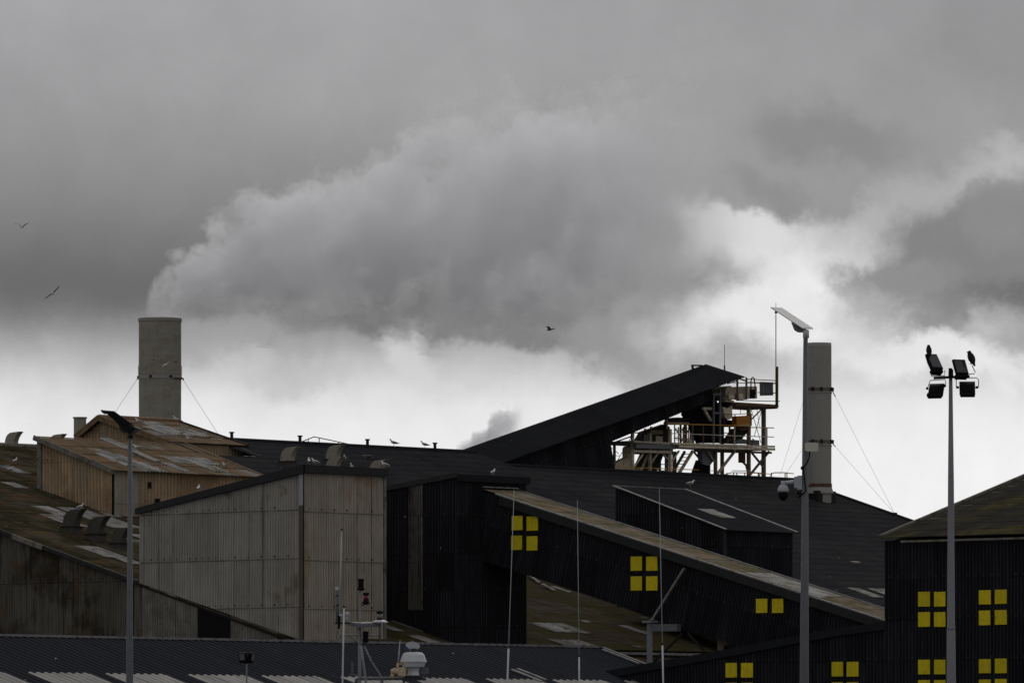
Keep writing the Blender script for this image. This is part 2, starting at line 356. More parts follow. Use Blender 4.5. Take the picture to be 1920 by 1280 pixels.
M['galvlight'] = wear('pale_galvanised_steel', (.20, .205, .22), .08, 3.0, .55, stain=(.15, .15, .16), stain_amt=.5)
M['lampwhite'] = wear('pale_lamp_head', (.45, .45, .45), .06, 4.0, .6, stain=(.28, .28, .28), stain_amt=.3)
M['lampdark'] = wear('dark_lamp_head', (.015, .015, .016), .1, 4.0, .5)
M['white'] = wear('white_plastic', (.52, .53, .55), .08, 5.0, .5, stain=(.35, .34, .32), stain_amt=.3)
M['whitedim'] = wear('grey_plastic', (.36, .37, .40), .06, 5.0, .5)
M['creambox'] = wear('cream_plastic', (.50, .49, .42), .05, 5.0, .6)
M['beigebox'] = wear('beige_enamel', (.50, .40, .26), .1, 14.0, .6, stain=(.28, .2, .12), stain_amt=.4)
M['black'] = wear('black_plastic', (.006, .006, .007), .1, 6.0, .8, spec=.1)
M['wire'] = wear('steel_wire', (.35, .35, .36), .05, 3.0, .6)
M['bluepaint'] = wear('blue_paint', (.02, .06, .20), .1, 5.0, .5)
M['redglass'] = wear('red_lantern_glass', (.12, .006, .008), .1, 6.0, .3, spec=.5)
M['clearglass'] = wear('clouded_lantern_glass', (.14, .14, .11), .2, 8.0, .3, spec=.5)
M['cowl'] = wear('cowl_sheet', (.27, .245, .195), .15, 1.6, .8, stain=(.13, .115, .08), stain_amt=.4)
M['cowldark'] = wear('dark_cowl_sheet', (.055, .052, .042), .25, 1.6, .8, stain=(.03, .028, .02), stain_amt=.6)
m_, g_, b_ = newmat('floodlight_glass'); b_.inputs['Base Color'].default_value = (.035, .037, .042, 1); b_.inputs['Roughness'].default_value = .18; M['glass'] = m_
M['gullwhite'] = wear('white_feathers', (.62, .62, .63), .06, 8.0, .8)
M['gullgrey'] = wear('grey_feathers', (.17, .175, .19), .1, 8.0, .8)
M['gullblack'] = wear('black_feathers', (.008, .008, .008), .1, 8.0, .8)
M['gullbrown'] = wear('speckled_brown_feathers', (.075, .065, .055), .35, 14.0, .8)
M['beak'] = wear('yellow_beak', (.45, .25, .02), .05, 8.0, .6)
M['olive'] = wear('olive_steel', (.13, .105, .03), .25, 1.8, .8, stain=(.05, .04, .02), stain_amt=.6)
M['oldsheet'] = clad('mossed_pale_sheet', (.27, .265, .25), .3, 3.0, streak=.7, lapd=.2, moss=(.06, .055, .03), moss_amt=.35, moss2=(.12, .11, .08), moss2_amt=.4, mscale=1.6)
# ------------------------------------------------------------------ setting
def sheet(name, x0, x1, y0, y1, z, mat):
    o = mesh(name, [(x0, y0, z), (x1, y0, z), (x1, y1, z), (x0, y1, z)], [(0, 1, 2, 3)], mat); o['kind'] = 'structure'; return o
sheet('ground', -25000, 25000, 120, 50000, 0, wear('asphalt_yard', (.05, .05, .05), .2, .05, .9))
sheet('water', -25000, 25000, -25000, 120, -2.2, wear('harbour_water', (.02, .03, .035), .1, .1, .1, spec=.5))
mb = MB(); mb.hexa([(-9, -30, -2.6), (9, -30, -2.6), (9, 3, -2.6), (-9, 3, -2.6), (-9, -30, 1.3), (9, -30, 1.3), (9, 3, 1.3), (-9, 3, 1.3)])
q = mb.build('jetty', M['concrete2']); q['kind'] = 'structure'

UX, VX, ZX = (1, 0, 0), (0, 1, 0), (0, 0, 1)
def wallv(name, par, a, b0, b1, lo, hi, mat, **k):      # wall facing -u (towards the left of the photo)
    if mat.name == 'black_sheet': k.update(pitch=.19, amp=.042)
    if mat.name == 'tan_sheet': k.update(pitch=.24, amp=.045)
    k.setdefault('amp', .05); k.setdefault('pitch', .175)
    return corr(name, (a, 0, 0), VX, ZX, b0, b1, lo, hi, mat, par, **k)
def wallu(name, par, b, a0, a1, lo, hi, mat, **k):      # wall facing +v
    if mat.name == 'black_sheet': k.update(pitch=.19, amp=.042)
    if mat.name == 'tan_sheet': k.update(pitch=.24, amp=.045)
    k.setdefault('amp', .05); k.setdefault('pitch', .175)
    return corr(name, (0, b, 0), UX, ZX, a0, a1, lo, hi, mat, par, **k)
def roofv(name, par, pl, a0, a1, b0, b1, mat, **k):     # roof falling along +v from b0 (high) to b1 (low)
    q = math.sqrt(1+pl.tb**2); zz = pl.z(0, b1)
    return corr(name, (0, b1, zz), UX, (0, -1, pl.tb), a0, a1, 0, (b1-b0)*q, mat, par, **k)
tanny = []
def rooflight(par, pl, px, py, w, L, mat=None, name='rooflight', bref=None):
    """pale replacement sheets: px, py is the top left corner on the roof plane"""
    a, b, z = pl.hit(px, py); q = math.sqrt(1+pl.tb**2)
    a = round(a/.24)*.24 if par in tanny else round(a/PITCH)*PITCH
    k = dict(pitch=.24, amp=.04) if par in tanny else {}
    return corr(name, (0, b+L/q, pl.z(0, b+L/q)), UX, (0, -1, pl.tb), a, a+w, 0, L, mat or M['palesheet'], par, lift=.04, **k)
def quad(name, pts, off, mat, par):                       # flat board: site points extruded by a site vector
    m = MB(); m.prism([W(*p) for p in pts], U*off[0]+V*off[1]+Z*off[2]); return m.build(name, mat, par)
def core(par, foot, z0, tops, mat=None):                  # closed inner body: footprint (a,b) list and top heights
    m = MB(); n = len(foot)
    m.add([W(a, b, z0) for a, b in foot]+[W(a, b, t) for (a, b), t in zip(foot, tops)],
          [tuple(range(n))[::-1], tuple(range(n, 2*n))]+[(i, (i+1) % n, n+(i+1) % n, n+i) for i in range(n)])
    return m.build('inner_wall', mat or M['core'], par)
def panel_window(par, a, x0, y0, x1, y1, n=-1):
    """flat yellow panel on a wall facing -u; photo box gives its two corners on the plane"""
    p = hit_a(x0, y0, a); q_ = hit_a(x1, y1, a)
    return quad('yellow_panel', [(a-.035, p[1], p[2]), (a-.035, q_[1], p[2]), (a-.035, q_[1], q_[2]), (a-.035, p[1], q_[2])], (-.03, 0, 0), M['yellow'], par)

# ---- main black shed: long ridge, roof falling to the right
sh = thing('main_shed', 'huge shed with weathered black corrugated roof, long ridge and pale rooflights behind everything', 'shed', W(20, 8, 0))
zl = hit_b(445, 826, 0)[2]; e1 = hit_b(870, 849, 0); r0 = hit_b(957, 876, 0); r1 = hit_b(1488, 898.5, 0)
TM = .30
PM1 = Pl((0, 0, zl), TM); PM2 = Pl((r0[0], 0, (r0[2]+r1[2])/2), TM)
PM3 = Pl((0, -1.4, zl), TM)
aL, aM, aR = -.8, e1[0]+1.0, r1[0]
print('main ridge z', zl, PM2.p[2], 'aM', aM, 'aR', aR, 'D', W(aR, 0, 0).y)
roofv('roof', sh, PM1, aL, 10, 0, 16, M['blackroof'], row=1.15, lap=.012)
roofv('roof', sh, PM1, -6.2, aL, 3.7, 16, M['blackroof'], row=1.15, lap=.012)
roofv('roof', sh, PM1, -1.8, aL, .6, 3.7, M['blackroof'], row=1.15, lap=.012)
roofv('roof', sh, PM1, 10, aM, 0, 40, M['blackroof'], row=1.15, lap=.012)
roofv('roof', sh, PM2, aM, aR, 0, 46, M['blackroof'], row=1.15, lap=.012)
zb = PM2.p[2]
for pl, a0, a1 in ((PM1, aL, aM), (PM2, aM, aR)):      # far slope
    q = math.sqrt(1+TM**2)
    corr('roof', (0, 0, pl.p[2]), UX, (0, 1, TM), a0, a1, -34*q, 0, M['blackroof'], sh)
    m = MB(); m.tube([W(a0, 0, pl.p[2]+.03), W(a1, 0, pl.p[2]+.03)], .13, 8); m.build('ridge_cap', M['blackroof2'], sh)
zt = PM2.z(0, 46)-.4
m = MB(); m.prism([W(aR-.1, 0, zb-.08), W(aR-.1, 45.5, PM2.z(0, 45.5)-.1), W(aR-.1, 45.5, .01), W(aR-.1, -33.5, .01), W(aR-.1, -33.5, zb-.08-33.5*TM)], U*-.2); m.build('end_wall', M['blackwall'], sh)
m = MB(); m.prism([W(aM+.1, 0, zl-.1), W(aM+.1, 45, PM1.z(0, 45)-.1), W(aM+.1, 45, 1), W(aM+.1, -33, 1), W(aM+.1, -33, zl-.1-33*TM)], U*-.2); m.build('end_wall', M['blackwall'], sh)
m = MB(); m.bar(W(aR, 0, zb+.05), W(aR, 46, PM2.z(0, 46)+.05), .12, .22); m.build('verge_board', M['blackpaint'], sh)
for px in (434.5, 562.5, 689, 815.5):                   # stub posts on the ridge
    p = hit_b(px, 833, 0); p = W(p[0], 0, zl)
    m = MB(); m.tube([p-Z*.1, p+Z*.42], .085, 8); m.tube([p+Z*.40, p+Z*.47], .14, 8); m.build('ridge_post', M['darkgap'], sh)
m = MB()
p = [hit_b(x, y, 0) for x, y in ((562, 829), (589, 818.5), (634, 828), (660, 833.5))]
for i in range(3): m.bar(W(*p[i]), W(*p[i+1]), .045)
for x, y, y2 in ((578, 823, 831), (598.5, 820.5, 832), (635, 828.5, 833)): m.bar(W(*hit_b(x, y, 0)), W(*hit_b(x, y2, 0)), .035)
t = m.build('guard_rail', M['brownsteel'], sh)
for px, py, w, L in ((1517, 1101, 1.0, 1.7), (1531, 1101, 1.0, 1.7), (1564, 1102, 2.0, 1.9), (1627, 1104, 2.0, 1.9), (1700, 1105, 2, 1.9)):
    rooflight(sh, PM2, px, py, w, L, M['palesheet'])
for px, py in ((1604, 1056), (1262, 925), (905, 880), (690, 857)):
    a, b, z = (PM2 if px > 870 else PM1).hit(px, py)
    m = MB(); m.box(W(a, b, z+.06), U*.35, V*.12-Z*.036, Z*.05); m.build('loose_sheet', M['brownsteel'], sh)

# ---- black box (stair head) standing before the main roof
DX = thing('roof_turret', 'black corrugated box turret with lean-to roof and one pale rooflight on the main roof', 'turret', at(1400, 1080, 352))
c = site(at(1358, 992, 338)); aX, bX = c[0], c[1]
tl = hit_a(1155, 913, aX); PX_ = Pl(c, pitch_v(tl, c)); far = PX_.hit(1295, 917); a2 = hit_b(1487, 997, bX)[0]
print('turret pitch', PX_.tb, 'a', aX, a2, 'b', tl[1], bX, 'main z there', PM2.z(aX, bX), c[2])
zlo = PM2.z(0, bX)-.3
wallv('wall', DX, aX, tl[1], bX, [(tl[1], PM2.z(0, tl[1])-.3), (bX, zlo)], [(tl[1], tl[2]-.05), (bX, c[2]-.05)], M['blackwall'], row=1.8, anchor=c[2]-.9)
wallu('wall', DX, bX, aX, a2, zlo, c[2]-.05, M['blackwall'], row=1.8, anchor=c[2]-.9)
roofv('roof', DX, Pl((c[0], c[1], c[2]+.02), PX_.tb), aX-.12, a2+.12, tl[1]-.1, bX+.25, M['blackroof2'])
core(DX, [(aX+.1, tl[1]), (a2-.1, tl[1]), (a2-.1, bX-.1), (aX+.1, bX-.1)], PM2.z(0, tl[1])-.4, [tl[2]-.1, tl[2]-.1, c[2]-.12, c[2]-.12])
m = MB(); m.bar(W(aX-.1, tl[1]-.1, tl[2]+.08), W(aX-.1, bX+.2, c[2]), .14, .05); m.build('verge_board', M['flash'], DX)
m = MB(); m.bar(W(a2+.1, tl[1]-.1, tl[2]+.08), W(a2+.1, bX+.2, c[2]), .14, .05)
m.bar(W(aX, tl[1]-.1, tl[2]+.07), W(a2, tl[1]-.1, tl[2]+.07), .12, .06); m.build('verge_board', M['flash'], DX)
m = MB(); m.bar(W(aX-.02, bX+.03, zlo), W(aX-.02, bX+.03, c[2]-.05), .14); m.build('corner_trim', M['blackpaint'], DX)
rooflight(DX, Pl((c[0], c[1], c[2]+.02), PX_.tb), 1307, 955, 1.3, 1.6)

# ---- left chain of sheds: large mossy shed with stained front wall
BB = at(567, 882, 318.0); cb = site(BB); aB, bB = cb[0], cb[1]
LS = thing('mossy_shed', 'wide shed with lichen-covered roof and dim stained sheet wall at far left', 'shed', W(aB+8, bB-14, 0))
aD = aB+.16
vl = [hit_a(x, y, aD) for x, y in ((0, 986), (130, 1036), (255, 1089), (560, 1194))]
tC = pitch_v(vl[0], vl[3]); b_out = bB+1.2
print('mossy pitch', tC, 'D of wall', [round(W(*v).y) for v in vl])
PC = Pl(vl[2], tC)
rc = PC.hit(35, 838); bC0 = rc[1]; a_far = -3.0
print('mossy ridge b', bC0, 'a', rc[0], 'afar', a_far)
hi = [(bC0, PC.z(0, bC0)-.1)]+[(v[1], v[2]-.08) for v in vl]+[(b_out, PC.z(0, b_out)-.1)]
wallv('wall', LS, aD, bC0, b_out, 2, [(bC0, PC.z(0, bC0)-.1), (b_out, PC.z(0, b_out)-.1)], M['dimwall'], row=2.9, anchor=PC.z(0, bB)+.3-2.9)
bS = PC.hit(262, 1092)[1]
roofv('roof', LS, PC, aD-.25, a_far, bC0, bB+8, M['mossroof'], row=1.9)
q = math.sqrt(1+tC**2)
corr('roof', (0, bC0, PC.z(0, bC0)), UX, (0, 1, tC), aD-.25, a_far, -12*q, 0, M['mossroof'], LS)
core(LS, [(aD+.1, bC0-11.5), (aD+.1, bC0), (aD+.1, bB+7.8), (a_far-.1, bB+7.8), (a_far-.1, bC0), (a_far-.1, bC0-11.5)], 0.01,
     [PC.z(0, bC0)-.15-11.5*tC, PC.z(0, bC0)-.15, PC.z(0, bB+7.8)-.15, PC.z(0, bB+7.8)-.15, PC.z(0, bC0)-.15, PC.z(0, bC0)-.15-11.5*tC])
m = MB(); m.bar(W(aD-.22, bC0, PC.z(0, bC0)+.02), W(aD-.22, bS, PC.z(0, bS)+.02), .05, .2); m.build('verge_board', M['blackpaint'], LS)
pa = PC.hit(55, 1006)[1]; pb = PC.hit(110, 1027)[1]
m = MB(); m.bar(W(aD-.26, pa, PC.z(0, pa)), W(aD-.26, pb, PC.z(0, pb)), .05, .24); m.build('verge_board', M['verge'], LS)
m = MB(); m.bar(W(aD-.05, bS, PC.z(0, bS)-.1), W(aD-.05, bB, PC.z(0, bB)-.1), .10, .10); m.build('flashing', M['darkgap'], LS)
m = MB(); m.tube([W(aC_, bC0, PC.z(0, bC0)+.05) for aC_ in (aD, a_far)], .16, 8); m.build('ridge_cap', M['verge'], LS)
a_ = aD-.05                                             # dark opening and small dark patch under the flashing
for x0, x1, yt0, yt1 in ((371, 432, 1128, 1152), (521, 552, 1186, 1196)):
    p0, p1 = hit_a(x0, yt0, a_), hit_a(x1, yt1, a_)
    quad('door_opening', [(a_, p0[1], 2.5), (a_, p1[1], 2.5), (a_, p1[1], p1[2]), (a_, p0[1], p0[2])], (-.03, 0, 0), M['black'], LS)
p0 = hit_a(249.5, 1090, aD)
m = MB(); m.bar(W(aD-.1, p0[1], 2.5), W(aD-.1, p0[1], p0[2]-.1), .14); m.build('downpipe', M['black'], LS)
for px, py, w, L in ((57, 949, 1.3, 2.2), (106, 952, 1.9, 2.6), (72, 965, 1.2, 2.6), (140, 965, 2.2, 2.8), (140, 1024, 1.6, 2.3), (196, 1040, 1.4, 2.0), (0, 905, .9, 1.2), (185, 961, .7, 1.1), (238, 1002, 1.0, 1.6)):
    rooflight(LS, PC, px, py, w, L)

# ---- tan building A in front, tan gabled building B behind
cA = PC.hit(212, 967); aA, bA = cA[0], cA[1]
TA = thing('tan_shed', 'tan corrugated lean-to shed with rusty lichened roof rising out of the mossy roof', 'shed', W(aA+5, bA-3, 0))
ce = hit_a(212, 880, aA); hA = hit_a(72, 821, aA); tA = pitch_v(hA, ce); PA = Pl(ce, tA)
aA2 = hit_b(497, 886, bA+.3)[0]
print('A corner D', W(*cA).y, 'pitch', tA, 'a', aA, aA2, 'b', hA[1], bA)
wallv('wall', TA, aA, hA[1], bA, min(PC.z(0, bA), 10)-.6, [(hA[1], hA[2]-.05), (bA, ce[2]-.05)], M['tanwall'], row=7, anchor=3)
wallu('wall', TA, bA, aA, aA2-.2, PC.z(0, bA)-3, ce[2]-.05, M['tanwall'], row=7, anchor=3)
pl_ = Pl((ce[0], ce[1], ce[2]+.04), tA)
roofv('roof', TA, pl_, aA-.28, aA2, hA[1]-.1, bA+.4, M['tanroof'], row=1.55, lap=.03)
zlo = PC.z(0, bA)-3
core(TA, [(aA+.1, hA[1]), (aA2-.3, hA[1]), (aA2-.3, bA-.1), (aA+.1, bA-.1)], zlo, [hA[2]-.15, hA[2]-.15, ce[2]-.15, ce[2]-.15], M['tanwall'])
def rp(pl, a, b, dz=0): return W(a, b, pl.z(a, b)+dz)
m = MB(); m.bar(rp(pl_, aA-.26, hA[1]-.1, -.05), rp(pl_, aA-.26, bA+.35, -.05), .07, .26); m.build('verge_board', M['verge'], TA)
m = MB(); m.bar(rp(pl_, aA2, hA[1]-.1, .04), rp(pl_, aA2, bA+.35, .04), .1, .1); m.build('verge_board', M['brownridge'], TA)
p = hit_a(72, 830, aA); m = MB(); m.bar(W(aA-.06, p[1]+.12, zlo+1), W(aA-.06, p[1]+.12, hA[2]-.1), .3, .05); m.build('corner_trim', M['verge'], TA)
m = MB(); m.bar(W(aA-.03, bA+.03, zlo), W(aA-.03, bA+.03, ce[2]-.05), .09); m.build('corner_trim', M['black'], TA)
ap = hit_b(258, 960, bA)[0]
corr('grey_panel', (0, bA+.02, 0), UX, ZX, aA+.08, ap, zlo, ce[2]-.05, M['beige'], TA, row=2.3, anchor=ce[2]-4.1)
for x0, y0, x1, y1 in ((278, 903, 283, 915), (291, 934, 299, 944)):
    p0, p1 = hit_b(x0, y0, bA+.06), hit_b(x1, y1, bA+.06)
    quad('vent_hole', [(p0[0], p0[1], p0[2]), (p1[0], p0[1], p0[2]), (p1[0], p0[1], p1[2]), (p0[0], p0[1], p1[2])], (0, .04, 0), M['black'], TA)
tanny.append(TA)
for px, py, w, L in ((190, 823, .75, 2.5), (176, 851, 1.9, 2.4), (296, 856, 3.3, 1.35), (232, 866, 1.6, 1.9), (300, 868, 0.7, 1.7), (365, 870, 1.1, 1.6)):
    rooflight(TA, pl_, px, py, w, L)
pq = pl_.hit(272, 860); m = MB(); m.box(rp(pl_, pq[0], pq[1], .1), U*.3, V*.9-Z*.3, Z*.08); m.build('roof_hatch', M['verge'], TA)
for px, py, L in ((330, 832, 1.6), (452, 842, 1.4)):
    p0 = pl_.hit(px, py); m = MB(); m.bar(rp(pl_, p0[0], p0[1], .06), rp(pl_, p0[0], p0[1]+L, .06), .1, .04); m.build('slipped_strip', M['darkgap'], TA)

gB = at(190, 783, W(*cA).y+16); gb = site(gB); aG_, bG_ = gb[0], gb[1]
TB = thing('gabled_tan_shed', 'small tan gabled shed with rusty brown roof at the foot of the tall left chimney', 'shed', W(aG_+3, bG_, 0))
eB = hit_a(322, 829, aG_); lB = hit_a(146, 820, aG_); tB = pitch_v((0, bG_, gb[2]), eB); tBl = (gb[2]-lB[2])/(bG_-lB[1])
PB = Pl((aG_, bG_, gb[2]), tB); aB2 = PB.hit(335, 788)[0]; aB3 = hit_b(455, 833, eB[1])[0]; aE = (aB2+aB3)/2
print('B D', gB.y, 'pitch', tB, tBl, 'a', aG_, aB2, aB3)
roofv('roof', TB, PB, aG_-.3, aE, bG_, eB[1], M['tanroof'], row=1.5, lap=.03)
q = math.sqrt(1+tBl**2)
corr('roof', (0, bG_, gb[2]), UX, (0, 1, tBl), aG_-.3, aE, (lB[1]-bG_)*q, 0, M['tanroof'], TB)
wallv('gable_wall', TB, aG_+.15, lB[1]+.2, eB[1]-.25, gb[2]-5, [(lB[1]+.2, lB[2]), (bG_, gb[2]-.12), (eB[1]-.25, eB[2]-.05)], M['tanwall'], row=7)
wallu('wall', TB, eB[1]-.25, aG_, aE-.2, eB[2]-5, eB[2]-.02, M['tanwall'], row=7, anchor=2)
core(TB, [(aG_+.25, lB[1]+.25), (aG_+.25, bG_), (aG_+.25, eB[1]-.35), (aE-.3, eB[1]-.35), (aE-.3, bG_), (aE-.3, lB[1]+.25)], gb[2]-9,
     [lB[2]-.1, gb[2]-.2, eB[2]-.15, eB[2]-.15, gb[2]-.2, lB[2]-.1], M['tanwall'])
m = MB(); m.bar(W(aG_-.25, bG_, gb[2]), W(aG_-.25, lB[1], lB[2]), .06, .3); m.bar(W(aG_-.25, bG_, gb[2]), W(aG_-.25, eB[1], eB[2]), .06, .3); m.build('verge_board', M['brownridge'], TB)
m = MB(); m.tube([W(aG_-.2, bG_, gb[2]+.05), W(aE, bG_, gb[2]+.05)], .13, 8); m.build('ridge_cap', M['brownridge'], TB)
m = MB(); m.bar(rp(PB, aE, bG_, .04), rp(PB, aE, eB[1], .04), .12, .14); m.build('verge_board', M['darkgap'], TB)
tanny.append(TB)
for px, py, w, L in ((256, 791, 1.5, 1.5), (268, 800, 3.6, 2.0)): rooflight(TB, PB, px, py, w, L)

# ---- beige tower block
TW = thing('beige_block', 'tall grey-beige corrugated block with black roof edge in the left foreground of the works', 'building', W(aB+4, bB-5, 0))
aB_r = hit_b(722, 885, bB)[0]
lft = hit_a(262, 957, aB); rt = hit_a(575, 880, aB)
f0 = hit_a(253, 957, aB-.25); f1 = hit_a(575, 880, aB-.25)
btm = [hit_a(x, y, aB) for x, y in ((262, 1092), (410, 1144), (560, 1197))]
wallv('wall', TW, aB, lft[1], bB-.02, [(p[1], p[2]) for p in btm], [(lft[1], lft[2]), (bB, cb[2]-.05)], M['beige'], row=2.32, anchor=hit_a(400, 962, aB)[2]-4.64, lap=.02)
wallu('wall', TW, bB, aB+.1, aB_r, 3, cb[2]-.1, M['beigewarm'], row=2.32, anchor=hit_b(650, 963, bB)[2]-4.64, lap=.02)
zc = cb[2]; zr = lft[2]
core(TW, [(aB+.12, lft[1]+.05), (aB_r-.1, lft[1]+.05), (aB_r-.1, bB-.1), (aB+.12, bB-.1)], 0.02, [zr-.1, zr-.1, zc-.2, zc-.2], M['beige'])
ua = hit_b(727, 880, bB+.2)[0]
quad('fascia', [(aB-.25, f0[1], f0[2]-.17), (aB-.25, bB+.25, zc-.12), (aB-.25, bB+.25, zc+.28), (aB-.25, f0[1], f0[2]+.12)], (.2, 0, 0), M['blackpaint'], TW)
quad('fascia', [(aB-.2, bB+.25, zc-.10), (ua, bB+.25, zc-.10), (ua, bB+.25, zc+.28), (aB-.2, bB+.25, zc+.28)], (0, -.2, 0), M['blackpaint'], TW)
quad('roof', [(aB-.2, f0[1], f0[2]+.10), (aB-.2, bB+.2, zc+.25), (ua, bB+.2, zc+.25), (ua, f0[1], f0[2]+.10)], (0, 0, -.1), M['blackpaint'], TW)
bt = hit_a(560, 950, aB-.08)[1]; ym = hit_a(566, 947, aB)[2]
quad('corner_trim', [(aB-.08, bt, ym), (aB-.08, bB+.06, ym), (aB-.08, bB+.06, zc-.12), (aB-.08, bt, zc-.12)], (.06, 0, 0), M['trimgrey'], TW)
quad('corner_trim', [(aB-.07, bt, btm[2][2]-.1), (aB-.07, bB+.05, btm[2][2]-.4), (aB-.07, bB+.05, ym), (aB-.07, bt, ym)], (.06, 0, 0), M['trimbrown'], TW)
ar = hit_b(718, 885, bB)[0]
quad('corner_trim', [(ar, bB+.07, 3), (aB_r+.03, bB+.07, 3), (aB_r+.03, bB+.07, zc-.12), (ar, bB+.07, zc-.12)], (0, -.06, 0), M['verge'], TW)
sg = hit_a(493, 960, aB-.03)
for px, w in ((493, .14),):
    p0 = hit_a(px, 905, aB-.03); p1 = hit_a(px, 1140, aB-.03)
    m = MB(); m.bar(W(aB-.03, p0[1], p0[2]), W(aB-.03, p0[1], p1[2]), .12, .03, (1, 0, 0)); m.build('stained_strip', M['trimbrown'], TW)

# ---- black tower
BT = thing('black_tower', 'black corrugated tower block with a dull translucent strip, centre of the works', 'building', at(870, 1200, 325))
ct = site(at(856, 893, 325)); aT, bT = ct[0], ct[1]
tl = hit_a(700, 921, aT); tr = hit_b(988, 899, bT); aT2 = tr[0]; zT = ct[2]
print('tower a', aT, aT2, 'b', tl[1], bT, 'D right', W(*tr).y)
wallv('wall', BT, aT, tl[1], bT, 2, [(tl[1], tl[2]), (bT, zT)], M['blackwall'], anchor=.6)
wallu('wall', BT, bT, aT, aT2, 2, zT, M['blackwall'], anchor=.6)
core(BT, [(aT+.1, tl[1]), (aT2-.1, tl[1]), (aT2-.1, bT-.1), (aT+.1, bT-.1)], .02, [tl[2]-.1, tl[2]-.1, zT-.1, zT-.1])
quad('fascia', [(aT-.15, tl[1], tl[2]-.1), (aT-.15, bT+.12, zT-.05), (aT-.15, bT+.12, zT+.20), (aT-.15, tl[1], tl[2]+.12)], (.1, 0, 0), M['blackpaint'], BT)
quad('fascia', [(aT-.05, bT+.14, zT-.22), (aT2+.1, bT+.14, zT-.22), (aT2+.1, bT+.14, zT+.12), (aT-.05, bT+.14, zT+.12)], (0, -.1, 0), M['blackroof2'], BT)
quad('roof', [(aT-.1, tl[1], tl[2]+.05), (aT-.1, bT+.1, zT+.1), (aT2+.1, bT+.1, zT+.1), (aT2+.1, tl[1], tl[2]+.05)], (0, 0, -.1), M['blackroof2'], BT)
p0 = hit_a(766, 913, aT); p1 = hit_a(793, 1143, aT)
wallv('translucent_strip', BT, aT-.03, p0[1], p1[1], p1[2], hit_a(780, 910, aT)[2], M['greysheet'], lift=.02, anchor=p1[2])
m = MB(); m.bar(W(aT-.08, p1[1], p1[2]), W(aT-.08, p1[1], p0[2]+.15), .05); m.build('strip_edge', M['verge'], BT)

# ---- lower conveyor gallery with the yellow panels
GL = thing('sloping_gallery', 'black conveyor gallery with mossy roof and yellow square panels sloping down to the right', 'conveyor gallery', at(1280, 1200, 330))
g0 = hit_b(905, 921, bT); aK = g0[0]; g1 = hit_a(1660, 1166, aK); ph = math.atan2(g0[2]-g1[2], g1[1]-g0[1])
print('gallery a', aK, 'D', W(*g0).y, W(*g1).y, 'angle', math.degrees(ph))
Sg = (0, math.cos(ph), -math.sin(ph)); Tg = (0, math.sin(ph), math.cos(ph)); Lg = math.hypot(g1[1]-g0[1], g1[2]-g0[2])
pb_ = hit_a(990, 1078, aK); sP = (pb_[1]-g0[1])*math.cos(ph)-(pb_[2]-g0[2])*math.sin(ph); hG = -((pb_[1]-g0[1])*math.sin(ph)+(pb_[2]-g0[2])*math.cos(ph))
pg = lambda s, t, a=aK: W(a, g0[1]+Sg[1]*s+Tg[1]*t, g0[2]+Sg[2]*s+Tg[2]*t)
corr('side_wall', (aK, g0[1], g0[2]), Sg, Tg, -1.5, Lg+3, -hG, .02, M['blackwall'], GL, row=9, anchor=-7, pitch=.19, amp=.042)
wG = hit_b(968, 924, bT)[0]-aK
corr('roof', (aK, g0[1], g0[2]), UX, tuple(-x for x in Sg), 0-.12, wG, -(Lg+3), -.05, M['gallroof'], GL, amp=.012, lift=.12, row=2.4)
m = MB()
for s_ in (-1.5,): m.prism([pg(-1.4, -.02, aK+.1), pg(Lg+3, -.02, aK+.1), pg(Lg+3, -hG, aK+.1), pg(-1.4, -hG, aK+.1)], U*(wG-.1))
m.build('inner_wall', M['core'], GL)
m = MB(); m.prism([pg(1.3, .06, aK-.18), pg(Lg+.3, .06, aK-.18), pg(Lg+.3, -.34, aK-.18), pg(1.3, -.34, aK-.18)], U*.08); m.build('gutter', M['blackpaint'], GL)
m = MB(); m.prism([pg(1.0, .14, aK-.2), pg(Lg+.3, .14, aK-.2), pg(Lg+.3, .075, aK-.2), pg(1.0, .075, aK-.2)], U*.12); m.build('roof_edge', M['flash'], GL)
m = MB(); m.prism([pg(0, .19, aK+wG), pg(Lg+.3, .19, aK+wG), pg(Lg+.3, .05, aK+wG), pg(0, .05, aK+wG)], U*.06); m.build('roof_edge', M['flash'], GL)
m = MB(); m.bar(W(aK-.1, bT+.08, g0[2]+.22), W(aK+wG, bT+.08, g0[2]+.22), .16, .05); m.build('flashing', M['flash'], GL)
for bx in ((961, 967, 981, 993), (989, 968, 1010, 994), (960, 1004, 980, 1030), (989, 1005, 1009, 1031), (1184, 1043, 1205, 1069), (1213, 1043, 1234, 1069),
           (1184, 1080, 1205, 1106), (1213, 1080, 1234, 1106), (1419, 1122, 1440, 1148), (1449, 1122, 1470, 1148)):
    panel_window(GL, aK, *bx)
p0 = g0; 
for s_, w_ in ((8.6, 2.4), (17.5, 1.6), (19.6, 1.2)):    # pale sheets on its roof
    pass
for px, py, L_, mat_ in ((1392, 1068, 4.6, 'palesheet'), (1482, 1103, 1.8, 'whitesheet'), (1545, 1119, .1, 'palesheet')):
    p = hit_a(px, py, aK); s_ = (p[1]-g0[1])*math.cos(ph)-(p[2]-g0[2])*math.sin(ph)
    if L_ > .2: corr('roof_panel', (aK, g0[1], g0[2]), UX, tuple(-x for x in Sg), (.25 if mat_ == 'palesheet' else -.1), (wG-.3 if mat_ == 'palesheet' else .5), -(s_+L_), -s_, M[mat_], GL, amp=.012, lift=.145, row=9)

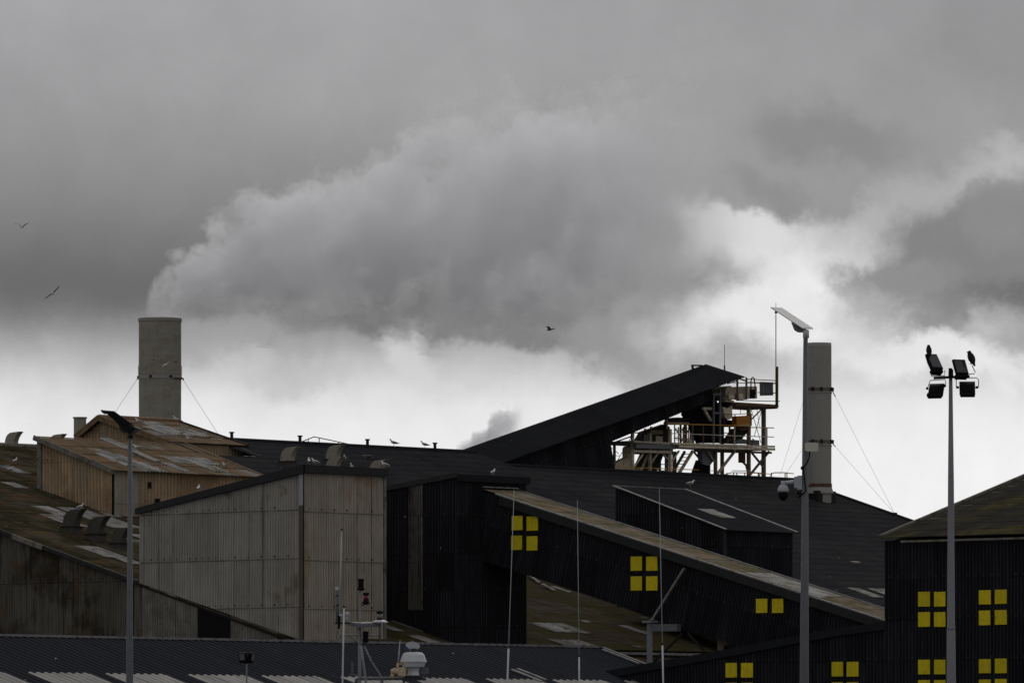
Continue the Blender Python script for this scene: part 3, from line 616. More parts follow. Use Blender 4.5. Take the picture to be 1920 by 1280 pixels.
# ---- trestle posts that carry the gallery
def trestle(label, px, ytop, w, D_a, brace):
    a_ = D_a; p = hit_a(px, ytop, a_)
    t = thing('gallery_trestle', label, 'trestle', W(a_, p[1], 0), 'trestles under the sloping gallery')
    m = MB(); m.bar(W(*p), W(a_, p[1], 0), w, w*1.1, (0, 1, 0)); m.build('post', M['galvlight'] if brace else M['brownsteel'], t)
    if brace:
        f = lambda x, y: W(*hit_a(x, y, a_))
        m = MB(); m.bar(f(1224, 1176), f(1273, 1176), .3, .34); m.build('cross_beam', M['steelgrey'], t)
        m = MB(); m.bar(f(1219, 1167), f(1283, 1065), .10); m.build('brace', M['flash'], t)
        m = MB(); m.bar(f(1226, 1240), f(1279, 1187), .09); m.bar(f(1290, 1186), f(1322, 1222), .09); m.build('brace', M['darkgap'], t)
        m = MB(); m.box(f(1219, 1165), U*.28, V*.28, Z*.05); m.build('cap_plate', M['galvlight'], t)
    return t
trestle('pale steel trestle post with diagonal braces below the sloping gallery', 1218, 1168, .27, aK-.5, True)
trestle('short brown trestle post half hidden under the right end of the gallery', 1351, 1185, .30, aK+.4, False)

# ---- right black building with yellow panels, and its lean-to
GC = site(at(1660, 1007, 296)); aR_, bR_ = GC[0], GC[1]
RB = thing('right_building', 'tall black corrugated building with four-square yellow panels and mossy roof at far right', 'building', W(aR_+6, bR_+9, 0))
print('right building a', aR_, 'gallery a', aK, 'D', W(aR_, bR_, 0).y)
bEnd = bR_+16
zw = GC[2]
wallv('wall', RB, aR_, bR_, bEnd, 0.02, zw-.15, M['blackwall'], anchor=.3)
core(RB, [(aR_+.1, bR_+.1), (aR_+24, bR_+.1), (aR_+24, bEnd-.1), (aR_+.1, bEnd-.1)], .02, [zw-.2, zw-.2, zw-.2, zw-.2])
vp = hit_b(1920, 897, bR_); tR = (vp[2]-zw)/(vp[0]-aR_); print('right pitch', tR, vp[0]-aR_)
run = min(vp[0]-aR_+4, 22); qr = math.sqrt(1+tR*tR)
corr('roof', (aR_-.3, 0, zw-.3*tR+.05), VX, (1, 0, tR), bR_-.08, bEnd, 0, run*qr, M['darkmoss'], RB, row=1.15, lap=.01)
corr('roof', (aR_-.3+2*run, 0, zw-.3*tR+.05), VX, (-1, 0, tR), bR_-.25, bEnd, 0, run*qr, M['darkmoss'], RB, row=1.15, lap=.01)
m = MB(); m.prism([W(aR_, bR_+.05, zw-.2), W(aR_+run-.3, bR_+.05, zw-.25+run*tR), W(aR_+2*run-.6, bR_+.05, zw-.2)], V*15.8); m.build('gable_wall', M['core'], RB)
m = MB(); m.bar(W(aR_-.3, bR_-.08, zw+.03), W(aR_-.3+run, bR_-.08, zw+.03+run*tR), .1, .14); m.build('verge_board', M['verge'], RB)
gp = hit_a(1690, 1005, aR_-.35)[1]
m = MB(); m.bar(W(aR_-.36, gp, zw-.22), W(aR_-.36, bEnd, zw-.22), .09, .09); m.build('gutter', M['verge'], RB)
for bx in ((1723, 1109, 1745, 1136), (1753, 1109, 1774, 1136), (1723, 1147, 1745, 1174), (1753, 1147, 1774, 1174), (1837, 1106, 1859, 1132), (1867, 1105, 1889, 1131),
           (1837, 1144, 1858, 1171), (1867, 1143, 1889, 1170), (1723, 1236, 1745, 1263), (1753, 1236, 1774, 1263), (1837, 1235, 1859, 1261), (1867, 1234, 1889, 1261),
           (1723, 1274, 1745, 1300), (1753, 1274, 1774, 1300), (1837, 1273, 1859, 1299), (1867, 1272, 1889, 1298)):
    panel_window(RB, aR_, *bx)
LT = thing('black_lean_to', 'low black corrugated wall with rising roof edge and yellow panels beside the right building', 'building', W(aR_+3, bR_-8, 0))
aF = aR_+.12
fl = [hit_a(x, y, aF) for x, y in ((960, 1292), (1030, 1278), (1200, 1247), (1385, 1214), (1560, 1180), (1662, 1166))]
tabF = [(p[1], p[2]) for p in fl]
wallv('wall', LT, aF, fl[0][1], bR_+.05, 0.02, tabF, M['blackwall'], anchor=.3)
m = MB()
for i in range(len(fl)-1):
    m.prism([W(aF-.14, tabF[i][0], tabF[i][1]-.32), W(aF-.14, tabF[i+1][0], tabF[i+1][1]-.32), W(aF-.14, tabF[i+1][0], tabF[i+1][1]+.03), W(aF-.14, tabF[i][0], tabF[i][1]+.03)], U*.08)
m.build('roof_edge', M['blackroof2'], LT)
m = MB(); ro = [W(aF, b_, z_-.01) for b_, z_ in tabF]; n_ = len(ro); de = U*min(6.0, abs(aK-aF)*.6+2)
m.add(ro+[p+U*3.5 for p in ro], [(i, i+1, n_+i+1, n_+i) for i in range(n_-1)])
m.build('roof', M['blackroof2'], LT)
for bx in ((1362, 1242, 1383, 1269), (1391, 1242, 1413, 1269), (1561, 1240, 1582, 1267), (1589, 1240, 1611, 1267), (1362, 1279, 1383, 1305), (1391, 1279, 1413, 1305), (1561, 1278, 1582, 1304), (1589, 1278, 1611, 1304)):
    panel_window(LT, aF, *bx)

# ---- green mossy roof under the gallery
GE = thing('low_mossy_shed', 'low shed with green mossy roof and broken pale sheets under the sloping gallery', 'shed', at(1150, 1280, 340))
pe = hit_a(725, 1162, aT); pe2 = hit_a(855, 1207, aT); tE = pitch_v(pe, pe2); PE = Pl(pe, tE)
ee = PE.hit(1140, 1218); bE = ee[1]; tp = PE.hit(1000, 1078)
print('E vs main', [(round(PE.z(0,b)-PM2.z(0,b),2)) for b in (20,25,30,35)], 'main 1640,1150', PM2.hit(1640,1150), 'main 1000,940', PM2.hit(1000,940), 'E top', tp, PE.hit(1262,1165));print('green roof pitch', tE, 'eave b', bE, 'D', W(*ee).y, 'D at 990,1078', W(*tp).y, 'a', ee[0], PE.hit(1390, 1223)[0], 'shed low b')
aE0 = hit_b(700, 1200, bE)[0]-2
roofv('roof', GE, PE, aT-6, 9.9, 14.5, bE, M['greenroof'], row=1.9, lap=.012)
wallu('wall', GE, bE-.3, aT-5.5, 9.5, .02, ee[2]-.1, M['dimwall'], row=2.9)
m = MB(); m.bar(W(aT-6, bE+.08, ee[2]-.14), W(9.9, bE+.08, ee[2]-.14), .14, .12); m.build('gutter', M['flash'], GE)
for px, py, w, L in ((990, 1168, 2.6, 2.0), (1022, 1199, 2.4, 2.1), (1157, 1173, .7, 1.8), (1084, 1164, .5, .4), (1085, 1185, .7, .4), (1185, 1212, .5, .3), (1030, 1100, .4, 1.3), (765, 1192, .9, 2.0), (700, 1170, .7, 1.5)):
    rooflight(GE, PE, px, py, w, L, M['oldsheet'])
fa = PE.hit(990, 1077); fb = PE.hit(1262, 1170)
m = MB(); m.bar(W(fa[0], fa[1], fa[2]+.1), W(fb[0], fb[1], fb[2]+.1), .10, .08); m.build('flashing', M['verge'], GE)
for x0, y0, x1, y1 in ((991, 1082, 1011, 1097), (1017, 1100, 1040, 1112), (1203, 1150, 1245, 1170), (1300, 1186, 1345, 1202)):
    p0, p1 = PE.hit(x0, y0), PE.hit(x1, y1); m = MB(); m.bar(W(p0[0], p0[1], p0[2]+.16), W(p1[0], p1[1], p1[2]+.16), .16, .05); m.build('loose_flashing', M['palesheet'], GE)
p0 = hit_a(735, 1163, aT-.1); p1 = hit_a(792, 1183, aT-.1)
m = MB(); m.bar(W(*p0), W(*p1), .07, .05); m.build('flashing', M['flash'], GE)

# ---- long low front shed with slate blue roof
FS = thing('long_low_shed', 'long low shed with slate blue corrugated roof and rows of white rooflights in the foreground', 'shed', at(500, 1400, 300))
lr = at(0, 1192, 284); l0 = site(lr); bL0, zL = l0[1], l0[2]
aL1 = hit_b(1127, 1215, bL0)[0]; vE = hit_a(1195, 1246, aL1); tL = pitch_v((0, bL0, zL), vE); tL = min(tL, .30)
PL = Pl(l0, tL); print('low shed z', zL, 'D right', W(aL1, bL0, 0).y, 'pitch', tL, 'b', bL0, 'vs beige b', bB, 'tower bT', bT, 'E eave', bE, 'F a', aF, aL1)
roofv('roof', FS, PL, l0[0]-8, aL1, bL0, bL0+14, M['blueroof'], pitch=.45, amp=.05, row=40)
ql = math.sqrt(1+tL*tL)
m = MB(); m.bar(W(l0[0]-8, bL0, zL+.05), W(aL1, bL0, zL+.05), .34, .10); m.build('ridge_cap', M['flash'], FS)
m = MB(); m.bar(W(aL1, bL0, zL+.03), W(aL1, bL0+14, zL-14*tL+.03), .2, .1); m.build('verge_board', M['galv'], FS)
core(FS, [(l0[0]-8, bL0-.1), (aL1-.05, bL0-.1), (aL1-.05, bL0+13.7), (l0[0]-8, bL0+13.7)], .03, [zL-.2, zL-.2, zL-.25-13.7*tL, zL-.25-13.7*tL])
x0s = hit(45, 1261, (0, tL, 1), zL+tL*bL0)
lb = PL.hit(45, 1261); step = PL.hit(195, 1262)[0]-lb[0]; zz = PL.z(0, bL0+14)
for k in range(-3, 9):
    a_ = round((lb[0]+k*step)/.45)*.45; w_ = round(step*.72/.45)*.45
    if a_+w_ > aL1: break
    q1 = (lb[1]-bL0)*ql
    corr('rooflight', (0, bL0+14, zz), UX, (0, -1, tL), a_, a_+w_, 14*ql-q1-3.2, 14*ql-q1, M['whitesheet'], FS, lift=.02, pitch=.45, amp=.05, row=9, anchor=14*ql-q1-9)
for x0, y0, x1, y1 in ((1130, 1220, 1195, 1246), (970, 1256, 1022, 1277), (960, 1258, 1014, 1280)):
    p0, p1 = PL.hit(x0, y0), PL.hit(x1, y1)
    m = MB(); m.bar(W(p0[0], p0[1], PL.z(0, p0[1])+.08), W(p0[0], p1[1], PL.z(0, p1[1])+.08), .14, .06); m.build('pale_strip', M['flash'], FS)
# ------------------------------------------------------------------ upper conveyor gallery climbing to the steel tower
UG = thing('upper_gallery', 'long black corrugated conveyor gallery climbing to the right above the ridge', 'conveyor gallery', W(25, -2.5, 17))
bK, bW = -3.0, -.55
k0 = hit_b(905, 831, bK); k1 = hit_b(1325, 683.5, bK)
al = math.atan2(k1[2]-k0[2], k1[0]-k0[0]); Sk = (math.cos(al), 0, math.sin(al)); Nk = (-math.sin(al), 0, math.cos(al))
Lk = math.hypot(k1[0]-k0[0], k1[2]-k0[2]); 
def kg(s, b, n=0): return (k0[0]+Sk[0]*s+Nk[0]*n, b, k0[2]+Sk[2]*s+Nk[2]*n)
ev = hit_b(1385, 711, bW+.35); nE = (ev[0]-k0[0])*Nk[0]+(ev[2]-k0[2])*Nk[2]; wE = bW+.35-bK
ql = math.hypot(wE, nE); Td = (Nk[0]*-nE/ql, -wE/ql, Nk[2]*-nE/ql)
e_ = kg(0, bW+.35, nE)
corr('roof', e_, Sk, Td, -8, Lk, 0, ql, M['blackroof2'], UG, row=40, amp=.045, pitch=.21)
corr('roof', kg(0, 2*bK-bW-.35, nE), Sk, (Td[0], -Td[1], Td[2]), -8, Lk, 0, ql, M['blackroof2'], UG, row=40, amp=.045, pitch=.21)
# side wall: hung from the eave, bottom edge found from the photo
w0 = hit_b(1140, 830, bW); w1 = hit_b(1298, 763, bW); w2 = hit_b(1153, 886, bW); w3 = hit_b(1335, 741, bW)
def ks(p): return ((p[0]-k0[0])*Sk[0]+(p[2]-k0[2])*Sk[2], (p[0]-k0[0])*Nk[0]+(p[2]-k0[2])*Nk[2])
s0, n0 = ks(w0); s1, n1 = ks(w1); s2, n2 = ks(w2); s3, n3 = ks(w3)
corr('side_wall', kg(0, bW), Sk, Nk, -8, s3, [(-8, n2-.6), (s0+.2, n2-.6), (s0+.21, n0), (s3, n1)], nE+.12, M['blackwall'], UG, row=40, amp=.045, pitch=.21)
m = MB(); bb2 = 2*bK-bW
low = [(-8, n2-.6), (s0, n2-.6), (s0+.2, n0+.05), (s3-.1, n1+.05)]; top = [(s3-.1, nE+.1), (-8, nE+.1)]
m.prism([W(*kg(s, bW-.06, n)) for s, n in low+top], V*(bb2-bW+.1)); m.build('inner_wall', M['core'], UG)
m = MB(); m.bar(W(*kg(Lk-1.3, bK, -.1)), W(*kg(Lk-1.3, bK, .28)), .1); m.bar(W(*kg(Lk-1.35, bK, .26)), W(*kg(Lk-.45, bK, .05)), .09); m.build('roof_bracket', M['darkgap'], UG)
p = W(*hit_b(1358.5, 693, bK+.9)); tpz = W(*hit_b(1358, 646, bK+.9))
t = thing('whip_antenna', 'thin black rod antenna on the roof of the upper conveyor gallery', 'antenna', p)
m = MB(); m.tube([p-Z*.4, Vector((p.x, p.y, p.z+.25))], .045, 8); m.build('base', M['black'], t)
m = MB(); m.tube([p, Vector((p.x, p.y, tpz.z))], .016, 6); m.build('rod', M['black'], t)

# ------------------------------------------------------------------ steel transfer tower
bF, bK2 = -1.4, -5.2
ST = thing('steel_tower', 'rusty cream steel transfer tower with platforms, yellow rails, chutes and stairs at the gallery head', 'steel tower', W(*hit_b(1400, 890, bF)))
def f(x, y, b=bF): return W(*hit_b(x, y, b))
def px(n, b=bF): return n*W(30, b, 20).y/F
def member(name, mat, segs, b=bF, parent=None, up=None):
    m = MB()
    for x0, y0, x1, y1, w in segs:
        p, q = f(x0, y0, b), f(x1, y1, b); m.bar(p, q, px(w), px(w), up)
    return m.build(name, M[mat], parent or ST)
for x, y0, y1, w, mat, b in ((1186, 810, 886, 5, 'cream', bF), (1218.5, 812, 890, 5, 'creamdim', bF), (1256.5, 804, 894, 5, 'cream', bF), (1249.5, 846, 894, 5, 'brownsteel', bK2+1), (1264.5, 846, 894, 6, 'brownsteel', bK2+1),
                             (1341.5, 846, 896, 5.5, 'brownsteel', bF), (1354, 745, 897, 5.5, 'brownsteel', bK2+1.5), (1403.8, 764, 900, 6, 'brownsteel', bF), (1431.8, 763, 900, 6.5, 'brownsteel', bF-.8),
                             (1152, 828, 884, 4, 'brownsteel', bF-1)):
    member('column', mat, [(x, y0, x, y1, w)], b)
member('post', 'olive', [(1457.5, 687, 1457.5, 764, 3)], bF)
member('post', 'creamdim', [(1250.5, 786, 1250.5, 804, 2.6)], bF+.2)
for x, y0, y1 in ((1382.5, 711, 749), (1399.5, 708, 749)): member('post', 'brownsteel', [(x, y0, x, y1, 3)], bF)
# platforms
def deck(name, mat, x0, y0, x1, y1, h, b0, b1):
    p, q = hit_b(x0, y0, b0), hit_b(x1, y1, b0); hh = px(h); zz = (p[2]+q[2])/2
    return quad(name, [(p[0], b0, zz), (q[0], b0, zz), (q[0], b0, zz-hh), (p[0], b0, zz-hh)], (0, b1-b0, 0), M[mat], ST)
deck('upper_platform', 'brownsteel', 1375, 754.5, 1458, 757, 8, bF, bK2+1.3)
member('edge_beam', 'rust', [(1378, 758, 1458, 761.5, 5)], bF+.12)
deck('middle_platform', 'creamdim', 1189, 829.5, 1452, 836, 4, bF+.4, bK2+1)
member('edge_beam', 'cream', [(1262, 831, 1452, 837, 3.6)], bF+.55); member('edge_beam', 'cream', [(1272, 836.5, 1452, 842, 4.6)], bF+.5)
member('edge_beam', 'steelgrey', [(1190, 836, 1264, 838, 8)], bF+.3)
member('edge_beam', 'cream', [(1187, 845.5, 1256, 847, 5)], bF+.1)
member('edge_beam', 'brownsteel', [(1302, 845, 1446, 848.5, 4)], bF-.2)
member('edge_beam', 'darkgap', [(1381, 750.5, 1462, 752, 1.4)], bF+.15)
# rails
member('handrail', 'railyellow', [(1251, 794.5, 1330, 796, 1.9), (1330, 796, 1407, 798.5, 1.9), (1407, 801, 1451, 801.8, 1.8)], bF+.5)
member('handrail', 'cream', [(1258, 812, 1403, 817.5, 1.4), (1403, 817.5, 1451, 819, 1.6)], bF+.5)
for x, y0, y1, mat in ((1265, 796, 833, 'creamdim'), (1286, 797, 836, 'rust'), (1298.5, 796, 832, 'brownsteel'), (1318.5, 796, 841, 'rust'), (1377.2, 799, 845, 'cream'), (1402.5, 799, 843, 'rust'), (1437.8, 801, 842, 'brownsteel')):
    member('rail_post', mat, [(x, y0, x, y1, 1.9)], bF+.5)
member('handrail', 'railyellow', [(1401, 710.5, 1457, 713.5, 1.6)], bF)
member('handrail', 'brownsteel', [(1364, 717, 1456, 719, 1.4), (1401, 716, 1457, 718, 1.2), (1421, 735.5, 1456, 736.5, 1.6), (1364, 719.5, 1383, 713, 1.6)], bF-.1)
member('handrail', 'brownsteel', [(1382, 708, 1400, 714.5, 2.4), (1363, 712, 1383, 706.5, 1.2), (1385, 705, 1400, 707.5, .8)], bF)
member('handrail', 'red', [(1358, 776, 1376, 776.5, 1.4)], bF+.2)
member('handrail', 'railyellow', [(1376, 776.5, 1407, 775, 1.4)], bF+.2)
member('rail_post', 'red', [(1358, 776, 1358, 796, 1.4), (1378, 776, 1378, 792, 1.6)], bF+.2)
member('rail_post', 'brownsteel', [(1408, 775, 1408, 798, 2.6), (1388.5, 765, 1388.5, 775, .8)], bF+.2)
member('handrail', 'railyellow', [(1152, 875, 1310, 880.5, 1.5)], bF+.6)
member('handrail', 'creamdim', [(1153, 879.5, 1200, 880, 1.2)], bF+.6)
for x in (1201.5, 1232.5): member('rail_post', 'cream', [(x, 877, x, 889, 1.8)], bF+.6)
# braces, rods, stairs
for s_, mat, b in (((1189, 874, 1206, 850, 3), 'cream', bF), ((1220, 869, 1234, 848, 3), 'creamdim', bF), ((1240.5, 848, 1254, 864, 3), 'creamdim', bF), ((1258.5, 866, 1273, 845, 3), 'cream', bF),
                   ((1270.5, 891, 1299, 845, 4.6), 'creamdim', bF+.3), ((1262, 885, 1284, 846, 4), 'brownsteel', bF-1), ((1302, 848, 1317, 866, 3), 'brownsteel', bF-.5), ((1308, 848, 1322, 862, 2), 'brownsteel', bF-.5),
                   ((1326, 846, 1344, 872, 3), 'creamdim', bF), ((1343.5, 890, 1378, 845, 4.2), 'creamdim', bF+.1), ((1407, 889, 1442, 846, 3.6), 'brownsteel', bF), ((1410, 849, 1432, 876, 3.2), 'brownsteel', bF-.3),
                   ((1409, 786, 1429, 766, 2), 'brownsteel', bF-.3), ((1408, 766, 1427, 830, .9), 'darkgap', bF-.4), ((1429, 766, 1414, 818, .9), 'darkgap', bF-.4), ((1419, 765, 1424, 800, .7), 'darkgap', bF-.6),
                   ((1153, 871, 1183, 820, 1), 'brownsteel', bF), ((1143, 832, 1186, 817, 2.2), 'darkgap', bF), ((1190, 828, 1201, 814, 2.4), 'brownsteel', bF-.5), ((1187, 811, 1205, 811, 2.2), 'brownsteel', bF-.3),
                   ((1411, 822, 1422, 834, 1.6), 'darkgap', bF-.3), ((1142, 836, 1150, 842, .8), 'darkgap', bF), ((1144, 854, 1162, 854, 1), 'brownsteel', bF), ((1150, 842, 1160, 850, 1), 'brownsteel', bF),
                   ((1208, 811, 1208, 830, 1.2), 'brownsteel', bF), ((1206, 829, 1206, 812, 1), 'darkgap', bF)):
    member('brace', mat, [s_], b)
m = MB()
for i in range(7):
    y = 851+i*6.2; x = 1294-i*3.85; m.bar(f(x-16, y, bF-.2), f(x, y, bF-.2), px(1.4))
m.build('stair_treads', M['brownsteel'], ST)
m = MB()
for x in (1272, 1281, 1291, 1301): m.bar(f(x, 800, bK2+.5), f(x, 831, bK2+.5), px(1.6))
for y in (803, 810, 818, 824): m.bar(f(1268, y, bK2+.5), f(1306, y, bK2+.5), px(1.2))
m.bar(f(1290, 829, bK2+.5), f(1300, 806, bK2+.5), px(1.5)); m.bar(f(1275, 812, bK2+.5), f(1282, 801, bK2+.5), px(1.3))
m.build('back_frame', M['brownsteel'], ST)
# machinery
def slab(name, mat, pts, b0, b1, parent=None):
    m = MB(); m.prism([W(*hit_b(x, y, b0)) for x, y in pts], V*(b1-b0)*.3); return m.build(name, M[mat], parent or ST)
slab('head_chute', 'black', [(1288, 776), (1300, 752), (1340, 742), (1352, 770), (1357, 790), (1357, 830), (1316, 830), (1303, 800)], bF-.6, bK2+1.6)
m = MB()
for s_ in ((1337.8, 741, 1337.8, 831, 3.6), (1349.8, 729, 1349.8, 831, 3.6), (1336, 740, 1351, 738.5, 3.4), (1336, 774, 1351, 774, 3.4), (1336, 729, 1349, 724, 2)):
    p, q = f(*s_[:2], bF+.15), f(*s_[2:4], bF+.15); m.bar(p, q, px(s_[4]))
m.build('grey_frame', M['steelgrey'], ST)
member('bracket', 'cream', [(1317, 765.5, 1336, 766, 5)], bF-.1); member('bracket', 'cream', [(1319, 766, 1333, 789, 4.4)], bF-.1)
m = MB(); c_ = f(1361, 737, bF-.2); m.lathe(c_-V*px(0)+V*.3, [(.01, 0), (px(14), .02), (px(14), -1.5), (.01, -1.52)], 20, tuple(V)); m.build('drum', M['creamdim'], ST)
slab('drum_cover', 'brownsteel', [(1362, 718), (1364, 708), (1348, 712), (1346, 720)], bF-.1, bF-1.6)
m = MB(); m.box(f(1366, 745, bF+.1), U*px(8), V*.25, Z*px(4)); m.build('motor', M['cream'], ST)
m = MB(); m.box(f(1362, 752, bF+.1), U*px(13), V*.25, Z*px(1.8)); m.build('motor_bracket', M['creamdim'], ST)
m = MB(); m.lathe(f(1361, 757, bF), [(.01, -.22), (.2, -.2), (.26, 0), (.2, .2), (.01, .22)], 12, tuple(U)); m.build('gearbox', M['black'], ST)
slab('hopper', 'cream', [(1355, 763), (1373, 761), (1373, 775), (1374, 783), (1368, 786), (1360, 783)], bF+.05, bF-1.2)
slab('lower_hopper', 'black', [(1353, 785), (1382, 789), (1388, 800), (1353, 800)], bF-.1, bF-1.3)
slab('orange_hopper', 'orange', [(1381.5, 780), (1407, 778.5), (1407, 795), (1381.5, 796.5)], bF+.3, bF-1.0)
slab('orange_hopper_lip', 'creamdim', [(1384, 796), (1407, 794.6), (1407, 799), (1384, 799)], bF+.33, bF-1.0)
slab('orange_cone', 'rust', [(1384, 799), (1405, 799), (1399, 806), (1389, 807)], bF+.2, bF-.9)
slab('inclined_chute', 'darkgap', [(1378, 803), (1405, 803), (1400, 812), (1384, 832), (1358, 831)], bF-.1, bF-1.1)
slab('fan_housing', 'steelgrey', [(1379, 831), (1382, 825), (1392, 822), (1404, 825), (1410, 828), (1409, 832)], bF, bF-1.1)
slab('control_cabinet', 'creamdim', [(1375, 725), (1401, 724), (1401, 749), (1383, 749), (1376, 746)], bF-.25, bF-1.1)
slab('control_cabinet', 'cream', [(1401, 724), (1419.5, 724), (1419.5, 747), (1401, 747)], bF-.2, bF-1.1)
slab('cabinet_window', 'black', [(1406.5, 730), (1416, 730), (1416, 746), (1406.5, 746)], bF-.16, bF-.22)
slab('grey_cabinet', 'steelgrey', [(1429, 715.5), (1449.5, 716.5), (1450, 741), (1429.5, 741.5)], bF-.2, bF-.9)
m = MB(); hp = [(1408, 745), (1408, 715), (1409.5, 708.5), (1411.5, 707), (1414, 709), (1415.5, 720), (1416.5, 740)]
m.tube([f(x, y, bF+.2) for x, y in hp], px(1.2), 8); m.build('hose_loop', M['black'], ST)
m = MB(); c_ = f(1391, 867, bF-.3); m.tube([c_, c_+Z*px(22)], px(7), 16); m.build('drum', M['rust'], ST)
m = MB(); m.tube([f(1393, 866, bF-.3), f(1399, 872, bF-.3), f(1402, 884, bF-.3), f(1402, 894, bF-.3)], px(2.2), 8); m.build('drain_pipe', M['brownsteel'], ST)
slab('grey_chute', 'steelgrey', [(1316, 846), (1338, 846), (1339, 862), (1331, 873), (1318, 870)], bF-.1, bF-1.3)
slab('chute_leg', 'black', [(1318, 866), (1330, 871), (1329, 897), (1301, 896), (1313, 862)], bF-.3, bF-1.5)
slab('feed_hopper', 'cream', [(1155, 868), (1177, 857), (1177, 840), (1180, 836), (1188, 838), (1188, 888), (1152, 886)], bF-.6, bF-2.0)
slab('conveyor_housing', 'darkgap', [(1189, 890), (1207, 851), (1245, 850), (1231, 889)], bF-.5, bF-1.6)
slab('conveyor_belt', 'creamdim', [(1196, 890), (1212, 852), (1217, 852), (1202, 890)], bF-.42, bF-.5)
for x0, y0, x1, y1, mat in ((1207, 814, 1218, 834, 'steelgrey'), (1220, 806, 1252, 814, 'brownsteel'), (1230, 817, 1243, 829, 'creamdim'), (1219, 832, 1255, 836, 'cream'), (1222, 815, 1229, 830, 'darkgap'), (1243, 806, 1254, 831, 'darkgap'), (1252, 791, 1292, 796, 'creamdim')):
    slab('machine_housing', mat, [(x0, y0), (x1, y0+.5), (x1, y1), (x0, y1)], bF-.4, bF-1.5)
slab('machine_housing', 'darkgap', [(1196, 824), (1205, 809), (1246, 795), (1256, 800), (1256, 831), (1196, 831)], bF-1.6, bF-2.6)
slab('chute_hood', 'darkgap', [(1258, 784), (1272, 782), (1286, 783), (1302, 777), (1304, 792), (1256, 791)], bF-.9, bF-2.4)
for x, y0, y1, w in ((1276, 790, 832, 3), (1285, 790, 832, 5), (1295, 792, 832, 3), (1307, 790, 832, 4), (1330, 846, 893, 3), (1322, 846, 893, 2), (1368, 796, 831, 3), (1237, 848, 892, 4), (1210, 848, 888, 4)): member('frame_post', 'brownsteel', [(x, y0, x, y1, w)], bF-1.3)
for s_ in ((1264, 806, 1312, 808, 2), (1264, 821, 1312, 823, 2.4), (1352, 811, 1380, 812, 1.6), (1352, 823, 1362, 824, 2), (1276, 830, 1295, 800, 1.8), (1264, 800, 1276, 818, 1.6), (1237, 870, 1262, 871, 1.6), (1237, 882, 1262, 883, 2)): member('frame_bar', 'creamdim', [s_], bF-1.2)
m = MB()
for k in range(4): m.bar(f(1431.5+k*5.2, 717, bF-.12), f(1431.7+k*5.2, 741, bF-.12), px(1.3))
m.build('cabinet_rib', M['flash'], ST)
slab('deck_box', 'cream', [(1288, 822), (1299, 822), (1299, 831), (1288, 831)], bF-.4, bF-1.5)
slab('deck_box', 'steelgrey', [(1412, 824), (1424, 825), (1424, 836), (1412, 836)], bF-.2, bF-1.2)
slab('deck_box', 'rust', [(1363, 822), (1372, 822), (1372, 831), (1363, 831)], bF-.1, bF-1.2)
slab('upper_box', 'cream', [(1386, 738), (1394, 738), (1394, 750), (1386, 750)], bF+.05, bF-.8)
for x, y in ((1210, 806), (1221, 802)):
    m = MB(); m.box(f(x, y-1, bF+.7), U*.07, V*.05, Z*.05); m.build('lamp', M['railyellow'], ST)
member('cable_tray', 'darkgap', [(1270, 786, 1292, 785, 3.2)], bF-.3)
# tall rod at the tower's outer corner
p = f(1454.8, 764, bF+.2); q = f(1455.2, 568, bF+.2); md = f(1455, 690, bF+.2)
t = thing('mast_antenna', 'tall thin rod antenna strapped to the outer corner of the steel tower', 'antenna', p)
m = MB(); m.tube([p, Vector((p.x, p.y, md.z))], .035, 8); m.tube([Vector((p.x, p.y, md.z)), Vector((p.x, p.y, f(1455, 590).z))], .026, 8); m.build('pole', M['black'], t)
m = MB(); m.tube([Vector((p.x, p.y, f(1455, 590).z)), Vector((p.x, p.y, q.z))], .014, 6); m.build('tip', M['black'], t)
m = MB(); c_ = f(1455, 586, bF+.2); m.tube([c_-Z*.05, c_+Z*.08], .07, 8); m.tube([c_-U*.12, c_+U*.12], .02, 6); m.build('collar', M['black'], t)
# low rails on the roof right of the tower
RR = thing('roof_guard_rail', 'low rusty yellow guard rail along the roof ridge right of the steel tower', 'rail', f(1420, 894, -.6))
member('rail', 'railyellow', [(1363, 888, 1372, 885.5, 1.6), (1372, 885.5, 1427, 886.5, 1.6), (1427, 886.5, 1446, 888.5, 1.2), (1446, 888, 1452, 885.8, 1.4), (1452, 885.8, 1470, 885.6, 1.9), (1470, 885.6, 1488, 887.6, 1.5)], -.5, RR)
member('rail', 'creamdim', [(1373, 882, 1407, 882.5, 1.4), (1413, 885, 1427, 886, 1), (1328, 892, 1363, 888, 1.1), (1329, 882, 1342, 882, 1)], -1.2, RR)
for x in (1363, 1375.5, 1381.5, 1396.5, 1421.5, 1423.5, 1446.5, 1472, 1475.5): member('rail_post', 'brownsteel', [(x, 885.5, x, 899, 1.4)], -.5, RR)
member('rail_post', 'brownsteel', [(1440, 899, 1446, 889, .9), (1427, 887, 1422, 896, .8)], -.5, RR)

slab('machine_housing', 'brownsteel', [(1189, 839), (1262, 840), (1262, 852), (1189, 851)], bF-.5, bF-1.5)
